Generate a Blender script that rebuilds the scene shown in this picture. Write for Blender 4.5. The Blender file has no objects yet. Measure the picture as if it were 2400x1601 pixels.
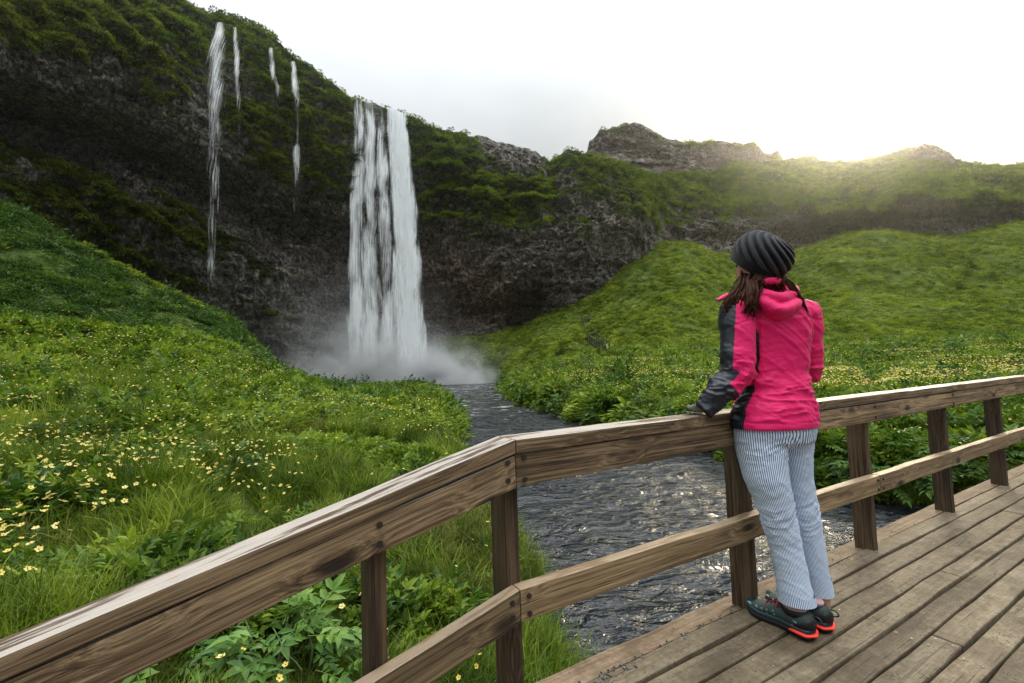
import bpy, bmesh, math, random
import numpy as np
from mathutils import Vector, Matrix

# ------------------------------------------------------------------ camera
S = bpy.context.scene
COL = S.collection
R2 = np.random.default_rng(7)
random.seed(7)
F = 1066.667            # 16 mm lens on a 36 mm sensor, in pixels of a 2400 px wide picture
PITCH, ROLL = 0.06161, -0.03394
HC = 1.107              # eye height above the deck (deck top is z = 0)
HD = 1.04245            # heading of the railing, right of the view axis
PF = 1.235              # distance from the camera to the railing's front face
_fw = np.array([0, math.cos(PITCH), math.sin(PITCH)])
_up0 = np.array([0, -math.sin(PITCH), math.cos(PITCH)])
_rt0 = np.array([1.0, 0, 0])
RT = _rt0 * math.cos(ROLL) + _up0 * math.sin(ROLL)
UP = _up0 * math.cos(ROLL) - _rt0 * math.sin(ROLL)
CAM = np.array([0, 0, HC])


def at(px, py, Y):
    """point seen at photo pixel (px, py) whose distance along the valley is Y"""
    px = np.asarray(px, float); py = np.asarray(py, float); Y = np.asarray(Y, float)
    d = _fw * F + RT * (px - 1200)[..., None] - UP * (py - 800.5)[..., None]
    return CAM + d * (Y / d[..., 1])[..., None]


def onz(px, py, z):
    d = _fw * F + RT * (px - 1200) - UP * (py - 800.5)
    return CAM + d * ((z - HC) / d[2])


SD = np.array([math.sin(HD), math.cos(HD), 0])        # along the railing
QD = np.array([-math.cos(HD), math.sin(HD), 0])       # across it, away from the camera


def sq(s, q, z):
    return SD * s + QD * (q + PF) + np.array([0, 0, z])


cam_d = bpy.data.cameras.new('camera')
cam = bpy.data.objects.new('camera', cam_d)
COL.objects.link(cam)
cam_d.lens = 16; cam_d.sensor_width = 36; cam_d.clip_start = 0.05; cam_d.clip_end = 9000
M = Matrix.Identity(4)
for i in range(3):
    M[i][0] = RT[i]; M[i][1] = UP[i]; M[i][2] = -_fw[i]; M[i][3] = CAM[i]
cam.matrix_world = M
S.camera = cam

# ------------------------------------------------------------------ light
sd_ = at(1958, 352, 1.0) - CAM
SUN = sd_ / np.linalg.norm(sd_)
SUN_EL = math.asin(SUN[2]); SUN_AZ = math.atan2(SUN[0], SUN[1])
W = bpy.data.worlds.new('World'); S.world = W; W.use_nodes = True
nt = W.node_tree; nt.nodes.clear()


class NT:
    """tiny helper to write node trees"""
    def __init__(s, tree): s.t = tree
    def n(s, kind, **kw):
        nd = s.t.nodes.new(kind)
        for k, v in kw.items(): setattr(nd, k, v)
        return nd
    def set(s, sock, v):
        if hasattr(v, 'is_linked'): s.t.links.new(v, sock)
        elif isinstance(v, (tuple, list)) and len(v) == 3 and sock.type == 'RGBA': sock.default_value = (*v, 1)
        else: sock.default_value = v
    def math(s, op, a, b=0.0, c=0.0, clamp=False):
        nd = s.n('ShaderNodeMath', operation=op, use_clamp=clamp)
        for i, v in enumerate((a, b, c)): s.set(nd.inputs[i], v)
        return nd.outputs[0]
    def vmath(s, op, a, b=(0, 0, 0), out=0):
        nd = s.n('ShaderNodeVectorMath', operation=op)
        s.set(nd.inputs[0], a)
        if op == 'SCALE': s.set(nd.inputs[3], b)
        else: s.set(nd.inputs[1], b)
        return nd.outputs[out]
    def mix(s, f, a, b, blend='MIX'):
        nd = s.n('ShaderNodeMix', data_type='RGBA', blend_type=blend)
        s.set(nd.inputs[0], f); s.set(nd.inputs[6], a); s.set(nd.inputs[7], b)
        return nd.outputs[2]
    def noise(s, vec, scale, detail=4, rough=0.55, dist=0.0, out=0):
        nd = s.n('ShaderNodeTexNoise')
        if vec is not None: s.set(nd.inputs['Vector'], vec)
        s.set(nd.inputs['Scale'], scale); nd.inputs['Detail'].default_value = detail
        nd.inputs['Roughness'].default_value = rough; s.set(nd.inputs['Distortion'], dist)
        return nd.outputs[out]
    def ramp(s, f, stops, interp='LINEAR'):
        nd = s.n('ShaderNodeValToRGB'); cr = nd.color_ramp; cr.interpolation = interp
        while len(cr.elements) < len(stops): cr.elements.new(0.5)
        for e, (p, c) in zip(cr.elements, stops):
            e.position = p; e.color = (*c, 1) if len(c) == 3 else c
        s.set(nd.inputs[0], f)
        return nd.outputs[0]
    def sstep(s, v, a, b):
        nd = s.n('ShaderNodeMapRange', interpolation_type='SMOOTHSTEP')
        s.set(nd.inputs[0], v); nd.inputs[1].default_value = a; nd.inputs[2].default_value = b
        return nd.outputs[0]
    def mapping(s, vec, loc=(0, 0, 0), rot=(0, 0, 0), scale=(1, 1, 1)):
        nd = s.n('ShaderNodeMapping')
        s.set(nd.inputs[0], vec); s.set(nd.inputs[1], loc); s.set(nd.inputs[2], rot); s.set(nd.inputs[3], scale)
        return nd.outputs[0]
    def bump(s, h, strength, dist, normal=None):
        nd = s.n('ShaderNodeBump')
        nd.inputs['Strength'].default_value = strength; nd.inputs['Distance'].default_value = dist
        s.set(nd.inputs['Height'], h)
        if normal is not None: s.set(nd.inputs['Normal'], normal)
        return nd.outputs[0]


g = NT(nt)
out = g.n('ShaderNodeOutputWorld')
tc = g.n('ShaderNodeTexCoord').outputs['Generated']
dirv = g.vmath('NORMALIZE', tc)
sep = g.n('ShaderNodeSeparateXYZ'); g.set(sep.inputs[0], dirv)
up_ = g.math('MAXIMUM', sep.outputs[2], 0.0)
# flat cloud deck seen from below: stretch the noise towards the horizon
den = g.math('ADD', up_, 0.18)
cv = g.n('ShaderNodeCombineXYZ')
g.set(cv.inputs[0], g.math('DIVIDE', sep.outputs[0], den)); g.set(cv.inputs[1], g.math('DIVIDE', sep.outputs[1], den)); cv.inputs[2].default_value = 3.1
cl = g.noise(cv.outputs[0], 0.75, 5, 0.5)
cloud = g.ramp(cl, [(0.32, (0.160, 0.173, 0.180)), (0.50, (0.225, 0.237, 0.243)), (0.68, (0.280, 0.288, 0.292))])
grad = g.math('MULTIPLY_ADD', g.math('POWER', up_, 4.0), 8.5, 0.97)         # overcast sky is brighter overhead
cloud = g.vmath('SCALE', cloud, grad)
sdot = g.math('MAXIMUM', g.vmath('DOT_PRODUCT', dirv, tuple(SUN), out=1), 0.0)
gl1 = g.vmath('SCALE', (1.0, 0.94, 0.80), g.math('MULTIPLY', g.math('POWER', sdot, 9.0), 0.085))
gl2 = g.vmath('SCALE', (1.0, 0.80, 0.40), g.math('MULTIPLY', g.math('POWER', sdot, 60.0), 0.34))
gl3 = g.vmath('SCALE', (1.0, 0.80, 0.42), g.math('MULTIPLY', g.math('POWER', sdot, 1200.0), 4.0))
allsky = g.vmath('ADD', g.vmath('ADD', cloud, gl1), g.vmath('ADD', gl2, gl3))
bg1 = g.n('ShaderNodeBackground'); g.set(bg1.inputs[0], allsky); bg1.inputs[1].default_value = 1.0
nish = g.n('ShaderNodeTexSky', sky_type='NISHITA', sun_disc=False)
nish.sun_elevation = SUN_EL; nish.sun_rotation = SUN_AZ; nish.dust_density = 3.0
bg2 = g.n('ShaderNodeBackground'); g.set(bg2.inputs[0], nish.outputs[0]); bg2.inputs[1].default_value = 0.05
mixs = g.n('ShaderNodeMixShader'); mixs.inputs[0].default_value = 0.12       # thin spots in the overcast
g.t.links.new(bg1.outputs[0], mixs.inputs[1]); g.t.links.new(bg2.outputs[0], mixs.inputs[2])
g.t.links.new(mixs.outputs[0], out.inputs[0])

sun_d = bpy.data.lights.new('sun', 'SUN'); sun_d.energy = 1.4; sun_d.angle = math.radians(16); sun_d.color = (1.0, 0.84, 0.58)
sun = bpy.data.objects.new('sun', sun_d); COL.objects.link(sun)
sun.rotation_euler = Vector(-SUN).to_track_quat('-Z', 'Y').to_euler()

S.view_settings.view_transform = 'Standard'; S.view_settings.look = 'None'
S.view_settings.gamma = 1; S.view_settings.use_curve_mapping = False
S.view_settings.exposure = 1.33
S.render.engine = 'CYCLES'
S.cycles.use_denoising = True
S.cycles.max_bounces = 6; S.cycles.diffuse_bounces = 3; S.cycles.glossy_bounces = 2
S.cycles.transparent_max_bounces = 24; S.cycles.transmission_bounces = 4; S.cycles.volume_bounces = 1
S.cycles.sample_clamp_indirect = 3.0
S.cycles.caustics_reflective = False; S.cycles.caustics_refractive = False

# ------------------------------------------------------------------ helpers
def tag(o, label=None, cat=None, group=None, kind=None):
    if label: o['label'] = label
    if cat: o['category'] = cat
    if group: o['group'] = group
    if kind: o['kind'] = kind
    return o


def mesh_np(name, v, f, smooth=True, mats=(), mi=None):
    """mesh from numpy arrays; f is (n,3) or (n,4), or a list of such arrays"""
    me = bpy.data.meshes.new(name)
    fl = f if isinstance(f, list) else [f]
    fl = [np.asarray(a) for a in fl if len(a)]
    nl = sum(a.size for a in fl); npoly = sum(len(a) for a in fl)
    me.vertices.add(len(v)); me.vertices.foreach_set('co', np.asarray(v, np.float32).ravel())
    me.loops.add(nl); me.polygons.add(npoly)
    me.loops.foreach_set('vertex_index', np.concatenate([a.ravel() for a in fl]).astype(np.int32))
    tot = np.concatenate([np.full(len(a), a.shape[1]) for a in fl])
    me.polygons.foreach_set('loop_start', np.concatenate([[0], np.cumsum(tot)[:-1]]).astype(np.int32))
    me.polygons.foreach_set('use_smooth', np.full(npoly, smooth))
    for m in mats: me.materials.append(m)
    if mi is not None: me.polygons.foreach_set('material_index', np.asarray(mi, np.int32))
    me.update(calc_edges=True); me.validate()
    return me


def attr(me, name, data, typ='FLOAT', dom='POINT'):
    a = me.attributes.new(name, typ, dom)
    key = {'FLOAT': 'value', 'FLOAT_VECTOR': 'vector', 'INT': 'value', 'FLOAT_COLOR': 'color'}[typ]
    a.data.foreach_set(key, np.asarray(data, np.int32 if typ == 'INT' else np.float32).ravel())


def ob(name, me, parent=None, loc=None):
    o = bpy.data.objects.new(name, me); COL.objects.link(o)
    if parent is not None: o.parent = parent
    if loc is not None: o.location = loc
    return o


def empty(name, loc=(0, 0, 0)):
    o = bpy.data.objects.new(name, None); COL.objects.link(o); o.location = loc
    o.empty_display_size = 0.1
    return o


def grid_faces(nu, nv):
    i = np.arange(nu * nv).reshape(nu, nv)
    return np.stack([i[:-1, :-1], i[1:, :-1], i[1:, 1:], i[:-1, 1:]], -1).reshape(-1, 4)


def _hash(ix, iy, iz):
    h = (ix.astype(np.uint32) * np.uint32(374761393) + iy.astype(np.uint32) * np.uint32(668265263)
         + iz.astype(np.uint32) * np.uint32(2246822519))
    h = (h ^ (h >> np.uint32(13))) * np.uint32(1274126177)
    h = h ^ (h >> np.uint32(16))
    return (h & np.uint32(0xffffff)).astype(np.float32) / np.float32(0xffffff) * 2 - 1


def vnoise(p):
    p = np.asarray(p, np.float64) + 1000.0
    i = np.floor(p).astype(np.int64); f = (p - i); f = f * f * f * (f * (f * 6 - 15) + 10)
    r = 0
    for dx in (0, 1):
        wx = f[..., 0] if dx else 1 - f[..., 0]
        for dy in (0, 1):
            wy = f[..., 1] if dy else 1 - f[..., 1]
            for dz in (0, 1):
                wz = f[..., 2] if dz else 1 - f[..., 2]
                r = r + _hash(i[..., 0] + dx, i[..., 1] + dy, i[..., 2] + dz) * wx * wy * wz
    return r


def fbm(p, octv=4, gain=0.5, lac=2.03, ridged=False):
    p = np.asarray(p, np.float64); a = 1.0; r = 0; t = 0
    for k in range(octv):
        n = vnoise(p * lac ** k + k * 17.3)
        if ridged: n = 1 - 2 * np.abs(n)
        r = r + a * n; t += a; a *= gain
    return r / t


def sst(x, a, b):
    t = np.clip((np.asarray(x, float) - a) / (b - a), 0, 1); return t * t * (3 - 2 * t)


# ------------------------------------------------------------------ tubes and skins
def V3(*a): return np.array(a, float)


def unit(v): v = np.asarray(v, float); return v / np.linalg.norm(v)


def az(deg): return V3(math.sin(math.radians(deg)), math.cos(math.radians(deg)), 0)


def loft(rings, n=28, cap=True):
    """rings: (centre, u, v, a, b[, power]) -> closed tube"""
    V = []; th = np.linspace(0, 2 * np.pi, n, endpoint=False)
    for r in rings:
        c, u, v, a, b = r[:5]; pw = r[5] if len(r) > 5 else 2.0
        cs, sn = np.cos(th), np.sin(th)
        k = (np.abs(cs) ** pw + np.abs(sn) ** pw) ** (-1 / pw)
        V.append(c + np.outer(cs * k * a, u) + np.outer(sn * k * b, v))
    V = np.array(V); m_ = len(V); idx = np.arange(m_ * n).reshape(m_, n)
    q = np.stack([idx[:-1], np.roll(idx, -1, 1)[:-1], np.roll(idx, -1, 1)[1:], idx[1:]], -1).reshape(-1, 4)
    v = V.reshape(-1, 3); t = []
    if cap:
        v = np.concatenate([v, [rings[0][0]], [rings[-1][0]]])
        a0, a1 = m_ * n, m_ * n + 1
        for i in range(n):
            t.append((a0, idx[0, (i + 1) % n], idx[0, i])); t.append((a1, idx[-1, i], idx[-1, (i + 1) % n]))
    return v, q, np.array(t, int).reshape(-1, 3)


def tube(pts, rad, n=14, sq_=1.0, upv=(0, 0, 1)):
    """tube along points; rad gives a radius per point; smooth in between"""
    pts = np.asarray(pts, float); rad = np.asarray(rad, float)
    t = np.linspace(0, len(pts) - 1, (len(pts) - 1) * 6 + 1); i1 = np.minimum(t.astype(int), len(pts) - 2); f = (t - i1)[:, None]
    i0 = np.maximum(i1 - 1, 0); i2 = i1 + 1; i3 = np.minimum(i1 + 2, len(pts) - 1)
    cr = lambda A: .5 * (2 * A[i1] + (A[i2] - A[i0]) * f + (2 * A[i0] - 5 * A[i1] + 4 * A[i2] - A[i3]) * f ** 2 + (3 * A[i1] - A[i0] - 3 * A[i2] + A[i3]) * f ** 3)
    C_ = cr(pts); Rr = np.interp(t, range(len(rad)), rad)
    D = np.gradient(C_, axis=0); rings = []
    for c, d, r in zip(C_, D, Rr):
        d = unit(d); u = np.cross(d, upv); u = unit(u if np.linalg.norm(u) > 1e-3 else np.cross(d, (1, 0, 0))); v = np.cross(u, d)
        rings.append((c, u, v, r, r * sq_))
    return loft(rings, n)


def merge(parts):
    V = []; Q = []; T = []; n = 0
    for v, q, t in parts:
        V.append(v); Q.append(np.asarray(q).reshape(-1, 4) + n); T.append(np.asarray(t).reshape(-1, 3) + n); n += len(v)
    return np.concatenate(V), np.concatenate(Q), np.concatenate(T)


def to_mesh(name, part, mats, smooth=True):
    return mesh_np(name, part[0], [part[1], part[2]], smooth, mats)


def union(parts, voxel, smooth=6):
    """one continuous skin round overlapping tubes"""
    v, q, t = merge(parts)
    o = bpy.data.objects.new('tmp', mesh_np('tmp', v, [q, t])); COL.objects.link(o)
    md = o.modifiers.new('r', 'REMESH'); md.mode = 'VOXEL'; md.voxel_size = voxel
    ms = o.modifiers.new('s', 'SMOOTH'); ms.factor = .5; ms.iterations = smooth
    dg = bpy.context.evaluated_depsgraph_get(); e = o.evaluated_get(dg); me = e.to_mesh()
    co = np.empty(len(me.vertices) * 3); me.vertices.foreach_get('co', co)
    nr = np.empty(len(me.vertices) * 3); me.vertices.foreach_get('normal', nr)
    fs = [list(p_.vertices) for p_ in me.polygons]
    e.to_mesh_clear(); src = o.data; bpy.data.objects.remove(o); bpy.data.meshes.remove(src)
    q = np.array([f for f in fs if len(f) == 4], int); t = np.array([f for f in fs if len(f) == 3], int).reshape(-1, 3)
    return co.reshape(-1, 3), nr.reshape(-1, 3), q, t


# ------------------------------------------------------------------ materials
def material(name):
    m = bpy.data.materials.new(name); m.use_nodes = True
    t = m.node_tree; t.nodes.clear()
    return m, NT(t)


def finish(g, shader, disp=None, volume=None):
    o = g.n('ShaderNodeOutputMaterial')
    if shader is not None: g.t.links.new(shader, o.inputs[0])
    if volume is not None: g.t.links.new(volume, o.inputs[1])


def principled(g, base, rough=0.6, normal=None, spec=0.5, **kw):
    p = g.n('ShaderNodeBsdfPrincipled')
    g.set(p.inputs['Base Color'], base); g.set(p.inputs['Roughness'], rough)
    p.inputs['Specular IOR Level'].default_value = spec
    if normal is not None: g.set(p.inputs['Normal'], normal)
    for k, v in kw.items(): g.set(p.inputs[k], v)
    return p.outputs[0]


def leaf_mat(name, c1, c2, c3, rough=0.5, trans=0.35, spec=0.3, nscale=0.25):
    """foliage: colour differs from plant to plant and in drifts over the ground"""
    m, g = material(name)
    oi = g.n('ShaderNodeObjectInfo')
    geo = g.n('ShaderNodeNewGeometry')
    n = g.noise(geo.outputs['Position'], nscale, 3, 0.6)
    n_b = g.noise(geo.outputs['Position'], nscale * 9, 2, 0.6)
    f = g.math('ADD', g.math('MULTIPLY', oi.outputs['Random'], 0.5), g.math('ADD', g.math('MULTIPLY', g.math('SUBTRACT', n, 0.34), 1.3), g.math('MULTIPLY', g.math('SUBTRACT', n_b, 0.42), 1.5)))
    col = g.ramp(f, [(0.05, c1), (0.45, c2), (0.95, c3)])  # wide tone range paints shadow and bright-tip contrast into the leaf colour
    d = principled(g, col, rough, spec=spec)
    tr = g.n('ShaderNodeBsdfTranslucent'); g.set(tr.inputs[0], g.mix(1.0, col, (1.0, 1.0, 0.55), 'MULTIPLY'))
    mx = g.n('ShaderNodeMixShader'); mx.inputs[0].default_value = trans
    g.t.links.new(d, mx.inputs[1]); g.t.links.new(tr.outputs[0], mx.inputs[2])
    finish(g, mx.outputs[0])
    return m


def wood_mat(name, dark, mid, light, top=None, topdark=None, topmix=1.0, speck=0.0, knots=True, gw=1.0):
    m, g = material(name)
    tc = g.n('ShaderNodeTexCoord').outputs['Object']
    oi = g.n('ShaderNodeObjectInfo')
    off = g.n('ShaderNodeCombineXYZ')
    r = oi.outputs['Random']
    g.set(off.inputs[0], g.math('MULTIPLY', r, 97.0)); g.set(off.inputs[1], g.math('MULTIPLY', r, 31.0)); g.set(off.inputs[2], g.math('MULTIPLY', r, 13.0))
    p = g.vmath('ADD', tc, off.outputs[0])
    # knots pull the grain around them
    kn = g.n('ShaderNodeTexVoronoi', feature='F1'); g.set(kn.inputs['Vector'], g.mapping(p, scale=(2.6, 7.0, 7.0))); kn.inputs['Scale'].default_value = 1.0
    kd = kn.outputs['Distance']
    kmask = g.math('SUBTRACT', 1.0, g.sstep(kd, 0.06, 0.17))
    kring = g.math('SUBTRACT', 1.0, g.sstep(kd, 0.08, 0.42))
    wob = g.noise(g.mapping(p, scale=(1.6, 6, 6)), 1.0, 3)
    pull = g.math('ADD', g.math('MULTIPLY', kring, 0.9), g.math('MULTIPLY', wob, 0.45))
    gv = g.n('ShaderNodeSeparateXYZ'); g.set(gv.inputs[0], p)
    cx = g.n('ShaderNodeCombineXYZ')
    g.set(cx.inputs[0], g.math('MULTIPLY', gv.outputs[0], 1.2))
    g.set(cx.inputs[1], g.math('MULTIPLY_ADD', gv.outputs[1], 105.0, g.math('MULTIPLY', pull, 3.0)))
    g.set(cx.inputs[2], g.math('MULTIPLY_ADD', gv.outputs[2], 105.0, g.math('MULTIPLY', pull, 3.0)))
    grain = g.noise(cx.outputs[0], 1.0, 5, 0.62)
    fine = g.noise(g.mapping(p, scale=(9, 260, 260)), 1.0, 3, 0.6)
    blot = g.noise(g.mapping(p, scale=(1.7, 9, 9)), 1.0, 4, 0.6)
    iso = g.noise(p, 38.0, 6, 0.7)
    f = g.math('ADD', g.math('MULTIPLY', grain, 0.75 * gw), g.math('ADD', g.math('MULTIPLY_ADD', fine, 0.28 * gw, g.math('MULTIPLY', blot, 0.45)), g.math('MULTIPLY', iso, 1.03 * (1 - gw))))
    col = g.ramp(f, [(0.53, dark), (0.69, mid), (0.88, light)])
    crk = g.noise(g.mapping(p, scale=(2.4, 150, 150)), 1.0, 2, .5)
    col = g.mix(g.math('MULTIPLY', g.sstep(crk, .66, .70), .85 * gw), col, (.010, .006, .004))
    tint = g.math('MULTIPLY_ADD', r, 0.5, 0.75)
    col = g.vmath('SCALE', col, tint)
    if knots: col = g.mix(g.math('MULTIPLY', kmask, 0.9), col, (0.012, 0.007, 0.004))
    rough = 0.72
    if top is not None:
        geo = g.n('ShaderNodeNewGeometry')
        sz = g.n('ShaderNodeSeparateXYZ'); g.set(sz.inputs[0], geo.outputs['Normal'])
        # bleached, flaking crust on the faces the rain hits
        ctop = g.noise(g.mapping(p, scale=(3.2, 30, 30)), 1.0, 5, 0.6)
        patch = g.noise(g.mapping(p, scale=(2.2, 8, 8)), 1.0, 2)
        fl = g.math('ADD', ctop, g.math('MULTIPLY_ADD', patch, 0.55, -0.275))
        tcol = g.mix(g.sstep(fl, 0.40, 0.50), topdark, g.mix(g.math('MULTIPLY', fine, 0.8), top, topdark))
        fz = g.math('MULTIPLY', g.sstep(sz.outputs[2], 0.45, 0.85), topmix)
        col = g.mix(fz, col, tcol)
        rough = g.math('MULTIPLY_ADD', fz, -0.22, 0.72)
    if speck:
        v = g.n('ShaderNodeTexVoronoi', feature='F1'); g.set(v.inputs['Vector'], p); v.inputs['Scale'].default_value = 85.0
        thr = g.noise(p, 7.0, 3)
        sp = g.math('LESS_THAN', v.outputs['Distance'], g.math('MULTIPLY_ADD', thr, 0.62, -0.14))
        col = g.mix(g.math('MULTIPLY', sp, speck), col, (0.02, 0.014, 0.009))
        dirt = g.sstep(g.noise(p, 4.5, 6, 0.72), 0.44, 0.62)
        col = g.mix(g.math('MULTIPLY', dirt, 0.55), col, (0.07, 0.048, 0.026))
    h = g.math('ADD', g.math('MULTIPLY', grain, 0.6), g.math('MULTIPLY_ADD', fine, 0.5, g.math('MULTIPLY', kmask, -0.5)))
    nrm = g.bump(g.math('SUBTRACT', h, g.math('MULTIPLY', g.sstep(crk, .66, .70), .7)), 0.9, 0.004)
    finish(g, principled(g, col, rough, nrm, 0.35))
    return m


M_RAIL = wood_mat('rail_wood', (0.018, 0.011, 0.006), (0.125, 0.078, 0.040), (0.35, 0.240, 0.130),
                  top=(0.62, 0.56, 0.49), topdark=(0.09, 0.055, 0.035))
M_LOW = wood_mat('rail_wood_pale', (0.036, 0.023, 0.012), (0.150, 0.098, 0.049), (0.32, 0.225, 0.120),
                 top=(0.42, 0.32, 0.22), topdark=(0.20, 0.13, 0.07))
M_POST = wood_mat('post_wood', (0.012, 0.008, 0.005), (0.048, 0.029, 0.015), (0.13, 0.085, 0.046))
M_DECK = wood_mat('deck_wood', (0.066, 0.049, 0.030), (0.140, 0.106, 0.065), (0.24, 0.190, 0.125), speck=0.95, knots=False, gw=.42)
M_EDGE = wood_mat('edge_wood', (0.05, 0.031, 0.018), (0.135, 0.085, 0.048), (0.26, 0.185, 0.12), speck=0.4, knots=False, gw=.6)
m, g = material('nail_iron'); finish(g, principled(g, (0.02, 0.013, 0.01), 0.6)); M_NAIL = m
m, g = material('screw_steel'); finish(g, principled(g, (0.30, 0.29, 0.27), 0.45, Metallic=0.8)); M_SCREW = m

# ------------------------------------------------------------------ ground
WZ = -1.45     # level of the river


def _edge(pts):
    return [tuple(onz(x, y, WZ)[:2]) for x, y in pts]


RIVER = ([(2.2, -9.0), (1.4, 0.0), (0.75, 2.6)] + _edge([(1317, 1500), (1286, 1337), (1236, 1262), (1125, 1190), (1088, 1040), (1066, 965), (1034, 926)])
         + [(-12.5, 66), (-18.0, 78), (-32, 83), (-44, 86), (-52, 92), (-52, 106), (-19, 106), (-16.5, 96), (-11, 91), (-4, 87.5), (-2.2, 84)]
         + _edge([(1182, 921), (1226, 951), (1307, 977), (1368, 994), (1520, 1036), (1674, 1068), (1919, 1150), (2195, 1196)]) + [(9.0, 5.0), (10.5, 1.5), (12, -9)])
_rp = np.array(RIVER)


def river_sd(x, y):
    """signed distance to the river outline, negative over the water"""
    P = np.stack([x, y], -1)[..., None, :]
    a = _rp; b = np.roll(_rp, -1, 0); ab = b - a
    t = np.clip(((P - a) * ab).sum(-1) / (ab ** 2).sum(-1), 0, 1)
    d = np.sqrt((((P - a) - t[..., None] * ab) ** 2).sum(-1)).min(-1)
    yy = P[..., 1]; c = (a[:, 1] > yy) != (b[:, 1] > yy)
    xi = (b[:, 0] - a[:, 0]) * (yy - a[:, 1]) / np.where(b[:, 1] == a[:, 1], 1e-9, b[:, 1] - a[:, 1]) + a[:, 0]
    ins = (c & (P[..., 0] < xi)).sum(-1) % 2 == 1
    return np.where(ins, -d, d)


def Z(px, py, Y): return float(at(px, py, Y)[2])


def K(px, *kn):
    r = []
    for k in kn:
        r.append((k[0], k[1]) if len(k) == 2 else (k[0], Z(px, k[2], k[0])))
    return px, r


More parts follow.
